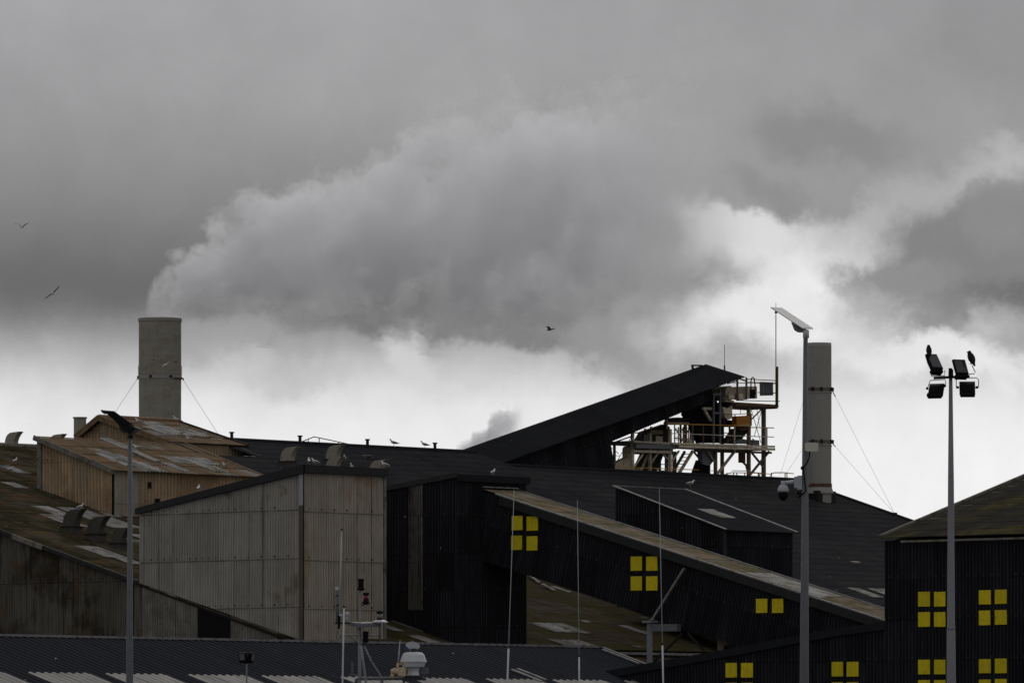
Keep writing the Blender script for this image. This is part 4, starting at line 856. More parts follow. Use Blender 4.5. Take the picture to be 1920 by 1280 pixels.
# ------------------------------------------------------------------ chimneys
def chimney(name, label, px_, ybase, ytop, rad, D, mat, bands, flare=None, cat='chimney'):
    c = at(px_, ybase, D); zt_ = at(px_, ytop, D).z; t = thing(name, label, cat, c)
    m = MB(); r = rad
    prof = [(r*.99, -2.5), (r*.99, 0), (r, (zt_-c.z)*.5), (r*.995, zt_-c.z-.25), (r*.99, zt_-c.z), (r*.86, zt_-c.z), (r*.86, zt_-c.z-1.5), (.01, zt_-c.z-1.52)]
    m.lathe(c, prof, 48); sh_ = m.build('shaft', M[mat], t, True)
    for p in sh_.data.polygons: p.use_smooth = abs(p.normal.z) < .5
    for y, h, mt, ex in bands:
        zb_ = at(px_, y, D).z-c.z; m = MB(); m.lathe(c, [(r*ex, zb_-h/2), (r*ex+.03, zb_-h/2), (r*ex+.03, zb_+h/2), (r*ex, zb_+h/2)], 48); o = m.build('band', M[mt], t)
    return t, c, zt_
DL = 386.0; rl = 40*DL/F
CL, cL, zL_ = chimney('concrete_chimney', 'wide stained concrete chimney stack steaming behind the brown roofs at left', 300, 786, 597, rl, DL, 'concrete', [(707, .24, 'concrete2', 1.0), (694, .5, 'concrete', 1.0), (600, .18, 'concrete2', 1.0)])
def lug(par, c, y, D, r, th_, w, dp, h):
    d_ = Vector((math.sin(R(th_)), -math.cos(R(th_)), 0)); m = MB()
    m.box(Vector((c.x, c.y, at(300, y, D).z))+d_*(r+dp), Vector((-d_.y, d_.x, 0))*w, d_*dp, Z*h); m.build('bracket', M['darkgap'], par)
for th_ in (-80, -22, 32): lug(CL, cL, 707, DL, rl, th_, .07, .045, .07)
m = MB(); d_ = Vector((math.sin(R(62)), -math.cos(R(62)), 0)); m.box(Vector((cL.x, cL.y, at(300, 710, DL).z))+d_*(rl+.045), Vector((-d_.y, d_.x, 0))*.5, d_*.03, Z*.04); m.build('rust_strap', M['rust'], CL)
def guy(parent, p, q, r=.011, turn=True):
    m = MB(); m.tube([p, q], r, 5); m.build('guy_wire', M['wire'], parent)
    if turn:
        d_ = (q-p); m = MB(); m.tube([p+d_*.0, p+d_*.045], .03, 6); m.build('turnbuckle', M['darkgap'], parent)
for x0, y0, x1, y1 in ((259, 708, 216, 772), (341, 708, 408, 812)):
    guy(CL, at(x0, y0, DL), at(x1, y1, DL-3), .011)
DR = 392.0; rr = 23.6*DR/F
CR, cR, zR_ = chimney('grey_chimney', 'slim smooth grey chimney stack rising from the black roof behind the camera pole', 1535.5, 922, 643, rr, DR, 'concrete2',
    [(730, .16, 'brownsteel', 1.01), (736, .10, 'concrete2', 1.0), (828, .16, 'brownsteel', 1.01), (836, .06, 'concrete', 1.0), (910, .22, 'rust', 1.0)])
m = MB(); m.lathe(cR, [(rr, .30), (rr*1.02, .3), (rr*1.16, -.02), (rr*1.16, -.1), (rr, -.1)], 40); m.build('base_skirt', M['concrete2'], CR)
m = MB(); m.box(cR-Z*.3-V*.2, U*rr*1.1, V*rr*1.1, Z*.35); m.build('plinth', M['darkgap'], CR)
for y in (730, 828):
    for th_ in (-30, 8, 62, 88): lug(CR, cR, y, DR, rr, th_, .06, .07, .11)
gq = at(1677, 962, DR-2)
for y in (733, 831): guy(CR, at(1561, y, DR), gq, .008); guy(CR, at(1512, y, DR), at(1463+(y-733)*.09, 890, DR+3), .007)
m = MB(); m.box(gq-Z*.05, U*.12, V*.12, Z*.10); m.build('anchor', M['darkgap'], CR)
SC, cS, zS = chimney('vent_pipe', 'short concrete vent pipe with flat rim beside the brown gabled roof', 150, 822, 784, 11.8*388/F, 388, 'concrete', [(783, .08, 'concrete2', 1.06)], cat='vent pipe')
# ------------------------------------------------------------------ roof cowls
def cowl(label, base, size, mat, group='curved ventilation cowls'):
    """base in site coords; hood profile lies in the v-z plane, mouth towards +v"""
    a, b, z = base; s = size
    t = thing('vent_cowl', label, 'vent', W(a, b, z), group)
    out = [(0, 0), (-.01, .2), (.03, .38), (.11, .54), (.24, .67), (.42, .75), (.65, .77), (1.18, .80)]
    inn = [(1.18, .785), (1.0, .64), (.86, .48), (.76, .28), (.72, 0)]
    m = MB(); m.prism([W(a, b+x*s, z+.18*s+y*s) for x, y in out+inn], U*.34*s); m.build('hood', M[mat], t)
    m = MB(); m.box(W(a+.17*s, b+.36*s, z), U*.26*s, V*.40*s, Z*.20*s); m.build('base', M['cowldark'], t)
    m = MB(); m.box(W(a+.17*s, b+.36*s, z+.2*s), U*.3*s, V*.46*s, Z*.025*s); m.build('flange', M['darkgap'], t)
    return t
def on(pl, x, y): return pl.hit(x, y)
cowl('pale cowl on the black roof, left of two above the beige block', on(PM1, 526, 872), 1.0, 'cowl')
cowl('pale cowl on the black roof, second one right of the first above the beige block', on(PM1, 611, 868), 1.0, 'cowl')
cowl('low pale cowl whose top only peeps over the beige block roof, below another cowl', on(PM1, 610, 891), 1.0, 'cowl')
cowl('pale cowl peeping over the right end of the beige block roof edge', on(PM1, 692, 896), 1.0, 'cowl')
cowl('dark cowl nearest the tan shed wall on the mossy roof, a gull sitting on it', on(PC, 118, 996), 1.15, 'cowldark')
cowl('middle one of three dark cowls stepping down the mossy roof', on(PC, 163, 1010), 1.15, 'cowldark')
cowl('lowest dark cowl on the mossy roof, half behind the left lamp post', on(PC, 208, 1026), 1.0, 'cowldark')
zr_ = PC.z(0, bC0)
for px_, lab in ((9, 'pale cowl on the far left ridge against the sky'), (91, 'pale cowl mostly hidden behind the tan shed roof on the left ridge')):
    p = hit_b(px_, 838, bC0-.8); cowl(lab, (p[0], p[1], zr_-.1), .95, 'cowl')
p = hit_b(40, 836, bC0-.3); m = MB(); m.box(W(p[0], p[1], zr_+.06), U*.6, V*.2, Z*.05); m.build('ridge_flashing', M['verge'], LS)

# ------------------------------------------------------------------ birds
def gull_mesh(brown=False):
    m = MB(); W_, G_, K_, Y_ = 0, 1, 2, 3
    m.cur = W_
    m.tube([(-.27, 0, .155), (-.20, 0, .165), (-.10, 0, .185), (0, 0, .205), (.08, 0, .235), (.125, 0, .285), (.145, 0, .335), (.165, 0, .365), (.19, 0, .372), (.212, 0, .366)],
           [.018, .038, .068, .078, .070, .046, .034, .038, .034, .015], 12)
    m.cur = Y_; m.tube([(.205, 0, .368), (.24, 0, .362), (.262, 0, .350)], [.012, .009, .003], 6)
    for sy in (-1, 1):
        m.cur = G_; m.tube([(.085, sy*.045, .235), (.03, sy*.062, .222), (-.08, sy*.062, .20), (-.18, sy*.040, .178), (-.24, sy*.022, .165)], [.02, .046, .047, .030, .014], 8)
        m.cur = K_; m.tube([(-.22, sy*.025, .172), (-.29, sy*.012, .160), (-.36, sy*.006, .150)], [.018, .014, .003], 6)
        m.cur = Y_; m.tube([(.0, sy*.03, .15), (.01, sy*.032, .08), (.005, sy*.034, .005)], .006, 5); m.tube([(-.005, sy*.034, .006), (.05, sy*.036, .004)], .007, 5)
        m.cur = K_; m.tube([(.178, sy*.030, .374), (.178, sy*.037, .374)], .005, 5)
    return m
GM = gull_mesh(); 
def gull_obj(name, mats):
    o = GM.build(name, [M[x] for x in mats], None, True); return o
g0_ = gull_obj('gull', ('gullwhite', 'gullgrey', 'gullblack', 'beak')); used_g = [False]
g1_ = gull_obj('gull', ('gullbrown', 'gullbrown', 'gullblack', 'gullblack')); used_b = [False]
def gull(label, p, yaw, s=1.0, tilt=0, brown=False, group='gulls standing on the roofs'):
    src, us = (g1_, used_b) if brown else (g0_, used_g)
    o = src if not us[0] else src.copy()
    if us[0]: sc.collection.objects.link(o)
    us[0] = True
    o.location = p; o.rotation_euler = (0, R(tilt), R(yaw)); o.scale = (s, s, s)
    for k in ('label', 'category', 'group'):
        if k in o: del o[k]
    tag(o, label, 'bird', group)
def pw(pl, x, y, dz=.02): a, b, z = pl.hit(x, y); return W(a, b, z+dz)
gull('gull standing at the foot of the wide chimney, right side', at(331, 794, DL-4.5), 200, 1.15)
gull('gull with folded grey wings beside the pale sheets just right of the left lamp head', pw(PB, 260, 797), 190)
gull('grey gull crouching low at the edge of the pale sheets on the gabled roof', pw(PB, 340, 817), 185, .8, 12)
gull('gull sitting low at the eave of the gabled brown roof', pw(PB, 356, 828), 180, .8, 8)
gull('white gull on the tan lean-to roof touching the left lamp pole', pw(PA, 259, 846), 185, .95, 10)
gull('upright white gull near the right end of the tan lean-to roof', pw(PA, 421, 879), 235, .9)
gull('gull standing higher up on the brown roof at the far left edge', pw(PC, 28, 871), 60, .95)
gull('lower of the two gulls on the brown roof at the far left', pw(PC, 20, 886), 40, .8)
gull('white gull perched on top of the first dark cowl', W(*hit_a(150, 957, PC.hit(118, 996)[0]+.2)), 25, .95)
fz = f0[2]+(zc+.28-f0[2]-.12)*(1)
def on_fascia_l(x): p = hit_a(x, 900, aB-.15); tt = (p[1]-f0[1])/(bB+.25-f0[1]); return W(aB-.15, p[1], f0[2]+.12+tt*(zc+.28-f0[2]-.12))
def on_fascia_r(x): p = hit_b(x, 880, bB+.1); return W(p[0], p[1], zc+.29)
gull('gull standing alone on the sloping black edge of the beige block', on_fascia_l(372), 80, .95)
gull('gull beside the leftmost pale cowl at the top corner of the beige block', W(aB+.9, bB+.0, zc+.26), 178, .95)
gull('small upright gull at the very corner of the beige block roof', on_fascia_l(571)+U*.3, 95, .9)
gull('upright gull in front of the second pale cowl', pw(PM1, 622, 868)+V*1.0+Z*.05, 250, .95)
gull('gull whose head and shoulders show over the middle of the beige block roof edge', W(hit_b(660, 880, bB-.9)[0], bB-.9, zc+.16), 250, .95)
gull('gull standing above the right end of the beige block roof edge', W(hit_b(722, 880, bB-.4)[0], bB-.4, zc+.30), 178, 1.0)
zmr = zl+.14
gull('gull facing left on the black ridge, left of the pair', W(hit_b(738, 838, 0)[0], 0, zmr), 185, 1.05)
gull('gull facing left on the black ridge, right of the pair', W(hit_b(796, 841, 0)[0], 0, zmr), 180, 1.0)
gull('brown young gull resting on the black roof below the ridge posts', pw(PM1, 693, 862), 170, .9, 15, True)
gull('gull on the black tower roof edge left of the sloping gallery top', W(hit_b(923, 890, bT)[0], bT+.05, zT+.12), 60, .9)
gull('gull standing on the upper edge of the black roof turret', W(hit_a(1155, 913, aX)[0]+hit_b(1295, 917, tl[1])[0]*0, 0, 0) if False else W(PX_.hit(1296, 917)[0]-.1, PX_.hit(1296, 917)[1], PX_.hit(1296, 917)[2]+.12), 20, 1.0, 8)

def flying(label, p, span, lw, rw, yaw, roll, pitch=0, mats=('gullwhite', 'gullgrey', 'gullblack', 'beak'), twist=0):
    """lw, rw: (inner rise, outer rise) in degrees for each wing"""
    m = MB(); m.cur = 0
    m.tube([(-.26, 0, 0), (-.20, 0, .0), (-.1, 0, .005), (.03, 0, 0), (.13, 0, .01), (.19, 0, .02), (.23, 0, .015)], [.012, .035, .055, .062, .042, .036, .012], 10)
    m.tube([(-.30, 0, 0), (-.22, 0, 0)], [.05, .02], 6)
    m.cur = 3; m.tube([(.22, 0, .015), (.28, 0, .005)], [.012, .003], 6)
    for sy, (i_, o_) in ((1, lw), (-1, rw)):
        pts = [(0, .03)]; y = .03; z = .02
        segs = [(.10, i_), (.12, i_), (.12, (i_+o_)/2), (.14, o_), (.13, o_-6)]
        ys = [(y, z)]
        for L_, an in segs: y += L_*math.cos(R(an)); z += L_*math.sin(R(an)); ys.append((y, z))
        ch = [(.09, -.09), (.10, -.09), (.11, -.075), (.10, -.06), (.04, -.09), (-.09, -.115)]
        for k in range(5):
            m.cur = 1 if k < 4 else 2
            (y0, z0), (y1, z1) = ys[k], ys[k+1]; (f0_, r0_), (f1_, r1_) = ch[k], ch[k+1]
            th_ = .012
            m.hexa([(f0_, sy*y0, z0), (r0_, sy*y0, z0-.005), (r1_, sy*y1, z1-.005), (f1_, sy*y1, z1), (f0_, sy*y0, z0+th_), (r0_, sy*y0, z0+.003), (r1_, sy*y1, z1+.003), (f1_, sy*y1, z1+th_)])
    s = span/1.22
    o = m.build('gull', [M[x] for x in mats], None); o.location = p; o.rotation_euler = (R(roll), R(pitch), R(yaw)); o.scale = (s, s, s)
    tag(o, label, 'bird', 'gulls in flight'); return o
flying('gull gliding in front of the wide chimney, white body and drooping wing tips', at(309, 685, 330), 1.42, (42, -12), (46, 2), -75, 0, 0, ('gullwhite', 'whitedim', 'gullblack', 'beak'))
flying('small dark gull with raised wings high at the far left of the sky', at(42, 426, 380), 1.05, (42, 12), (42, 12), 70, 0)
flying('gull banking steeply at far left, one wing up and one down', at(100, 550, 360), 1.12, (12, 2), (10, -4), 68, -38)
flying('dark gull seen from the side in the middle of the sky', at(1031, 618, 340), .95, (38, -30), (24, 4), 155, 8, 10, ('gullbrown', 'gullbrown', 'gullblack', 'gullblack'))

def crow(label, p, h, yaw, lean, group=None):
    m = MB()
    m.tube([(-.10, 0, -.06), (-.07, 0, 0), (-.045, 0, .07), (-.01, 0, .15), (.025, 0, .23), (.045, 0, .285), (.06, 0, .325), (.075, 0, .345)], [.022, .036, .080, .100, .088, .060, .056, .030], 12)
    m.tube([(.07, 0, .33), (.105, 0, .325), (.135, 0, .315)], [.016, .010, .003], 6)
    for sy in (-1, 1):
        m.tube([(.02, sy*.06, .22), (-.03, sy*.066, .14), (-.075, sy*.045, .04), (-.10, sy*.015, -.04)], [.02, .034, .026, .008], 8)
        m.tube([(.0, sy*.025, .08), (.01, sy*.028, .0)], .008, 5); m.tube([(-.015, sy*.028, .004), (.04, sy*.03, .004)], .008, 5)
    o = m.build('crow', M['gullblack'], None, True); s = h/.36
    o.location = p; o.rotation_euler = (0, R(lean), R(yaw)); o.scale = (s, s, s); tag(o, label, 'bird', group); return o

# ------------------------------------------------------------------ street lamps
def lamp_post(label, D, xb, xt, yt, wb, wt, head, under, collar, matp, mh, mu, back):
    s = D/F; base = at(xb, YH, D); base.z = 0; top = at(xt, yt, D)
    base.x = top.x+(base.x-top.x)
    t = thing('street_lamp', label, 'street lamp', base)
    low_ = at(xb, 1280, D); k = (top.z-0)/(top.z-low_.z); b0 = top+(low_-top)*k
    m = MB(); m.tube([b0, low_, top], [wb*s/2*1.05, wb*s/2, wt*s/2], 20); m.build('pole', matp, t, True)
    m = MB(); (cx0, cy0, cx1, cy1) = collar; c0 = at((cx0+cx1)/2, cy1, D); c1 = at((cx0+cx1)/2, cy0, D); m.tube([c0, c1], (cx1-cx0)*s/2, 16); m.build('collar', mh, t, True)
    # head: a flat tapered plate running away from and to the left of the post
    def hp(x, y, d): return at(x, y, D+d)
    top_ = [hp(*q) for q in head]
    m = MB(); m.prism(top_, Vector((0, 0, -.022))); hd = m.build('lamp_head', mh, t)
    m = MB(); n = len(under)
    m.prism([hp(*q) for q in under], Vector(back)); m.build('lamp_housing', mu, t)
    return t
lamp_post('lamp post with pale tilted head, carrying an antenna box and a dome camera', 150, 1508, 1510.5, 634, 17.5, 8.5,
          [(1445, 575.5, .9), (1466, 576.6, 1.15), (1524.5, 615, .12), (1504.5, 614.6, -.1)],
          [(1483, 603.5, .2), (1503, 615, -.08), (1513, 618, 0), (1506, 622.5, 0), (1494.5, 622.5, .05), (1489, 618.5, .12)], (1505.5, 619, 1517, 633.5), M['galv'], M['lampwhite'], M['galv'], (.06, .16, .0))
lamp_post('left grey lamp post with dark tilted head, a small bird perched on its tip', 150, 243, 244.2, 820, 13.5, 7.5,
          [(195, 768.8, -1.0), (214, 770.3, -.85), (262, 804, .1), (238, 808, -.15)],
          [(222, 795, -.3), (243, 796, -.25), (262, 804, .0), (247, 812, 0), (231, 811, .0), (225, 805, -.1)], (240, 809, 249.5, 821.5), M['galv'], M['lampdark'], M['galv'], (.05, .10, .0))  # head coloured dark to stand for its shaded underside
crow('small dark bird perched on the tip of the left lamp head', at(197, 776, 149), .13, 165, 35)
D = 150; s_ = D/F
t = thing('antenna_box', 'cream rounded antenna box strapped to the right lamp post', 'antenna', at(1511, 838, D))
c = at(1522, 837.5, D-.14); hw, hh = 12.6*s_, 8.3*s_
m = MB(); pl8 = []
for cx_, cz_, a0 in ((1, 1, 0), (-1, 1, 90), (-1, -1, 180), (1, -1, 270)):
    for k in range(5): an = R(a0+k*22.5); pl8.append(c+Vector((cx_*(hw-.045)+.045*math.cos(an), 0, cz_*(hh-.045)+.045*math.sin(an))))
m.prism(pl8, Vector((0, .07, 0))); m.build('housing', M['creambox'], t)
m = MB(); m.tube([at(1518, 846, D-.1), at(1517, 858, D-.12), at(1513, 868, D-.12), at(1505, 876, D-.1), at(1508, 895, D-.12), at(1511, 920, D-.12), at(1497, 932, D)], .017, 6); m.build('cable', M['black'], t)
m = MB(); m.lathe(at(1504.5, 877, D-.1), [(.01, -.04), (.04, -.03), (.04, .03), (.01, .04)], 10); m.build('gland', M['black'], t)
t = thing('security_camera', 'white dome camera on a bracket arm left of the right lamp post', 'camera', at(1500, 905, D))
for x0, y0, x1, y1, d in ((1495, 891, 1504, 917, .06), (1489, 893, 1495.5, 914, .05)):
    m = MB(); m.hexa([at(x0, y1, D-d), at(x1, y1, D-d), at(x1, y1, D+d), at(x0, y1, D+d), at(x0, y0, D-d), at(x1, y0, D-d), at(x1, y0, D+d), at(x0, y0, D+d)]); m.build('mounting_box', M['whitedim'], t)
m = MB(); m.tube([at(1490, 903, D), at(1478, 904, D), at(1467, 905, D)], [.045, .040, .045], 12); m.tube([at(1468.5, 901, D), at(1468.5, 912, D)], [.05, .055], 14); m.build('arm', M['whitedim'], t, True)
m = MB(); m.lathe(at(1468.5, 922, D), [(.01, .165), (.07, .16), (.105, .12), (.125, .06), (.128, 0), (.01, -.005)], 24); m.build('dome_cap', M['whitedim'], t, True)
m = MB(); m.lathe(at(1468.5, 922.5, D), [(.112, 0), (.114, -.06), (.10, -.12), (.065, -.165), (.01, -.19)], 24); m.build('dome', M['black'], t, True)
m = MB()
for y in (899, 908): m.tube([at(1504, y, D), at(1519, y, D)], .008, 6)
m.build('clamp_bolt', M['galvlight'], t)

# ------------------------------------------------------------------ floodlight mast
DF = 200; s_ = DF/F
FM = thing('floodlight_mast', 'tall pale steel mast carrying four floodlights, two black crows on top', 'floodlight mast', Vector((at(1783.5, 1280, DF).x, DF, 0)))
tp_ = at(1782.5, 690, DF); lw_ = at(1783.5, 1280, DF)
m = MB(); m.tube([Vector((lw_.x, DF, 0)), at(1783.5, 1280, DF), at(1783.2, 1180, DF), at(1783.2, 1178, DF), at(1783, 900, DF), tp_], [9*s_, 8.6*s_, 7.9*s_, 7.4*s_, 5.6*s_, 3.2*s_], 20); m.build('pole', M['galvlight'], FM, True)
m = MB(); m.lathe(at(1783.3, 1179, DF), [(8.1*s_, -.02), (8.3*s_, 0), (8.1*s_, .02)], 20); m.build('joint_ring', M['galv'], FM)
m = MB(); m.bar(at(1750.5, 708.5, DF-.1), at(1818, 705, DF-.1), 4.6*s_, 4.6*s_); m.build('cross_arm', M['black'], FM)
m = MB(); m.tube([at(1781, 706, DF-.05), at(1781.5, 690, DF-.05)], 2.9*s_, 12); m.build('clamp', M['black'], FM)
def flood(c, yaw, pitch, w, h, yoke, flip=False):
    """floodlight: glass front, tapered body, box behind; built facing -Y then turned"""
    Rm = Matrix.Rotation(R(yaw), 3, 'Z')@Matrix.Rotation(R(pitch), 3, 'X')
    P = lambda x, y, z: c+Rm@Vector((x, y, z))
    m = MB(); fr = [P(-w, 0, -h), P(w, 0, -h), P(w, 0, h), P(-w, 0, h)]; mid = [P(-w, .07, -h), P(w, .07, -h), P(w, .07, h), P(-w, .07, h)]; bk = [P(-w*.6, .20, -h*.75), P(w*.6, .20, -h*.75), P(w*.6, .20, h*.3), P(-w*.6, .20, h*.3)]
    m.hexa([fr[0], fr[1], mid[1], mid[0], fr[3], fr[2], mid[2], mid[3]]); m.hexa([mid[0], mid[1], bk[1], bk[0], mid[3], mid[2], bk[2], bk[3]])
    m.box(P(0, .12, -h*1.12), Rm@Vector((w*.92, 0, 0)), Rm@Vector((0, .09, 0)), Rm@Vector((0, 0, h*.22)))
    o = m.build('floodlight', M['black'], FM)
    m = MB(); m.hexa([P(-w*.84, -.006, -h*.8), P(w*.84, -.006, -h*.8), P(w*.84, -.001, -h*.8), P(-w*.84, -.001, -h*.8), P(-w*.84, -.006, h*.86), P(w*.84, -.006, h*.86), P(w*.84, -.001, h*.86), P(-w*.84, -.001, h*.86)])
    m.build('glass', M['glass'], o)
    m = MB(); m.tube([at(*q, DF-.02) for q in yoke], .013, 6); m.build('yoke', M['galv'], o)
flood(at(1752.5, 677, DF-.1), 34, -36, .20, .28, [(1744.5, 694), (1746, 705), (1771.5, 704), (1771.5, 694)])
flood(at(1801.5, 687, DF-.1), 26, -28, .21, .25, [(1798, 702), (1827, 700.5), (1828.5, 697), (1822, 684)])
flood(at(1756, 732.5, DF-.1), 158, 26, .23, .21, [(1739, 728), (1744, 713), (1772, 711), (1773.5, 717), (1771, 726)])
flood(at(1813.5, 729, DF-.1), 180, 22, .235, .215, [(1793, 726), (1793, 712), (1797, 708.5), (1831, 708), (1835, 712), (1834.5, 726)])
m = MB(); m.box(at(1786, 700, DF-.1), (.02, 0, 0), (0, .05, 0), (0, 0, .12)); m.build('junction_box', M['black'], FM)
for x, y in ((1738.5, 728), (1771.5, 723)): 
    m = MB(); m.box(at(x, y, DF-.1), (.035, 0, 0), (0, .04, 0), (0, 0, .035)); m.build('hinge', M['black'], FM)
for x, y in ((1795.5, 726), (1831.5, 726)): 
    m = MB(); m.box(at(x, y, DF-.1), (.04, 0, 0), (0, .04, 0), (0, 0, .035)); m.build('hinge', M['black'], FM)
crow('black crow on the top left floodlight, head turned', at(1741.5, 666, DF-.05), .32, 100, -4, 'crows on the floodlights')
crow('black crow leaning on the top right floodlight, tail hanging down', at(1821, 682, DF), .40, 165, 0, 'crows on the floodlights')

# small twin floodlight on a thin pole, lower left
D = 150; s_ = D/F
t = thing('twin_floodlight', 'small pair of back-to-back floodlights on a thin pole before the blue roof', 'floodlight', Vector((at(462.5, 1280, D).x, D, 0)))
m = MB(); m.tube([Vector((at(462.5, 1280, D).x, D, 0)), at(462.5, 1244, D)], .018, 8); m.build('pole', M['galvlight'], t)
for x, y, w, y_ in ((456, 1231.5, 7, -25), (470, 1232, 4, 60)):
    c = at(x, y, D); Rm = Matrix.Rotation(R(y_), 3, 'Z')@Matrix.Rotation(R(12), 3, 'X')
    m = MB(); m.box(c, Rm@Vector((w*s_, 0, 0)), Rm@Vector((0, .05, 0)), Rm@Vector((0, 0, 9*s_))); o = m.build('lamp_body', M['black'], t)
    m = MB(); m.box(c+Rm@Vector((0, -.053, .02)), Rm@Vector((w*s_*.75, 0, 0)), Rm@Vector((0, .004, 0)), Rm@Vector((0, 0, 6*s_))); m.build('glass', M['steelgrey'], o)
m = MB(); m.bar(at(450, 1241.5, D), at(474, 1241.5, D), .03); m.build('cross_bar', M['black'], t)

# ------------------------------------------------------------------ boat masts and whip antennas in front
DM = 105; s_ = DM/F
def am(x, y, d=0): return at(x, y, DM+d)
BM = thing('boat_mast', 'grey boat mast with stacked black lanterns, cross bars and a white radar dome', 'mast', Vector((am(675, 1280).x, DM, 1.0)))
def mtube(name, pts, w, mat, parent=None, n=10, d=0):
    m = MB(); m.tube([am(x, y, d) for x, y in pts], [q*s_/2 for q in w] if hasattr(w, '__len__') else w*s_/2, n); return m.build(name, M[mat], parent or BM, True)
mtube('pole', [(675.5, 1104), (675.3, 1170), (674.5, 1172), (674.2, 1280), (674, 1400)], [3.4, 3.6, 6, 6.4, 6.6], 'galvlight')
mtube('mast_leg', [(677, 1210), (681, 1240), (685.5, 1272), (696, 1390)], 4.6, 'galvlight', d=-.3)
mtube('mast_leg', [(683, 1211), (697, 1240), (714, 1266), (716, 1290)], 3.2, 'galvlight', d=.1)
m = MB(); m.hexa([am(655, 1173), am(676, 1176, -.25), am(714, 1174), am(700, 1171.5, .3), am(655, 1165.5), am(676, 1168, -.25), am(714, 1166.5), am(700, 1165, .3)]); m.build('lantern_platform', M['steelgrey'], BM)
m = MB(); m.bar(am(677, 1174), am(712, 1169.5), 3*s_, 5*s_); m.build('platform_edge', M['lampdark'], BM)
mtube('cross_bar', [(636, 1190.5), (660, 1189.5), (712, 1191)], 3, 'galvlight')
mtube('strut', [(712, 1170), (712.3, 1202)], 4.4, 'steelgrey'); mtube('strut', [(654, 1192), (662, 1197), (670, 1206)], 2.4, 'steelgrey'); mtube('strut', [(664, 1168), (671, 1174), (672.5, 1182)], 1.8, 'steelgrey')
def lantern(x, ytop, ybot, w, gm, d=0, skirt=True):
    h = (ybot-ytop)*s_; c = am(x, ybot, d); r = w*s_/2
    m = MB(); m.lathe(c, [(.01, h), (r*.95, h), (r, h*.93), (r, h*.78), (r*.82, h*.76), (r*.82, h*.74)], 16); m.lathe(c, [(r*.8, h*.3), (r*.9, h*.28), (r, h*.12), (r*(1.5 if skirt else 1.0), 0), (r*.9, -.02), (.01, -.03)], 16)
    o = m.build('lantern', M['black'], BM); m = MB(); m.lathe(c, [(r*.83, h*.29), (r*.86, h*.5), (r*.83, h*.76)], 16); m.build('lens', M[gm], o, True)
    return o
lantern(676.8, 1084.5, 1103.5, 12, 'black'); lantern(686.3, 1110.5, 1129.5, 11.4, 'redglass', -.05)
lantern(712, 1145.5, 1163.5, 12, 'clearglass'); lantern(685.5, 1183, 1201, 11.6, 'black', -.1, False)
mtube('lantern_bracket', [(677, 1134), (682, 1134), (686, 1130)], 1.8, 'black')
m = MB(); m.lathe(am(712.5, 1166.5), [(.01, .045), (.07, .04), (.125, .012), (.13, -.0), (.01, -.01)], 20); m.build('lantern_dish', M['white'], BM, True)
m = MB(); c = am(641, 1152); m.tube([am(640.8, 993), am(638.5, 1070), am(636, 1152)], [1.7*s_/2*1.1, 2.6*s_/2, 3*s_/2], 8); o = m.build('whip_antenna', M['whitedim'], BM, True)
m = MB(); m.tube([am(640.85, 994), am(640.9, 990.5)], 1.6*s_, 8); m.build('tip', M['black'], o); m = MB(); m.tube([am(636, 1152), am(635.6, 1172), am(634.5, 1178)], 2.4*s_, 8); m.build('mount', M['black'], o)
mtube('antenna_cable', [(635, 1176), (631, 1190), (631.5, 1196), (636, 1197.5), (640, 1192)], .9, 'black')
mtube('gps_stack', [(632, 1108), (632, 1166)], 4.2, 'steelgrey'); m = MB(); m.lathe(am(631.8, 1107), [(.01, .055), (.028, .055), (.03, .05), (.03, 0), (.01, 0)], 12); m.build('gps_cap', M['white'], BM, True)
for y in (1116, 1134): m = MB(); m.lathe(am(632, y), [(.01, .01), (.026, .01), (.026, -.008), (.01, -.008)], 10); m.build('stack_ring', M['lampdark'], BM)
m = MB(); m.lathe(am(651, 1166), [(.028, 0), (.024, .08), (.024, .10), (.038, .11), (.038, .13), (.03, .155), (.01, .165)], 14); m.build('gps_mushroom', M['whitedim'], BM, True)
m = MB(); m.lathe(am(638.5, 1154), [(.01, 0), (.028, .0), (.028, .015), (.01, .022)], 12); m.build('mount_cap', M['white'], BM, True)
m = MB(); m.bar(am(628, 1167.5), am(662, 1168), 3*s_, 3.4*s_); m.build('antenna_bar', M['lampdark'], BM)
m = MB(); m.box(am(660.5, 1250), (1.9*s_, 0, 0), (0, .02, 0), (0, 0, 10*s_)); m.build('junction_box', M['steelgrey'], BM)
m = MB(); m.bar(am(656, 1263), am(672, 1265), 4*s_, 4*s_); m.build('box_shelf', M['steelgrey'], BM)
mtube('deck_pipe', [(667, 1282), (668, 1273.5), (673, 1271.3), (736, 1271), (794, 1271.5), (799, 1271.5)], 6.4, 'galv')
mtube('deck_pipe_post', [(716, 1272), (716, 1400)], 6, 'galv'); mtube('deck_pipe_post', [(757, 1273), (757, 1400)], 5, 'galv')
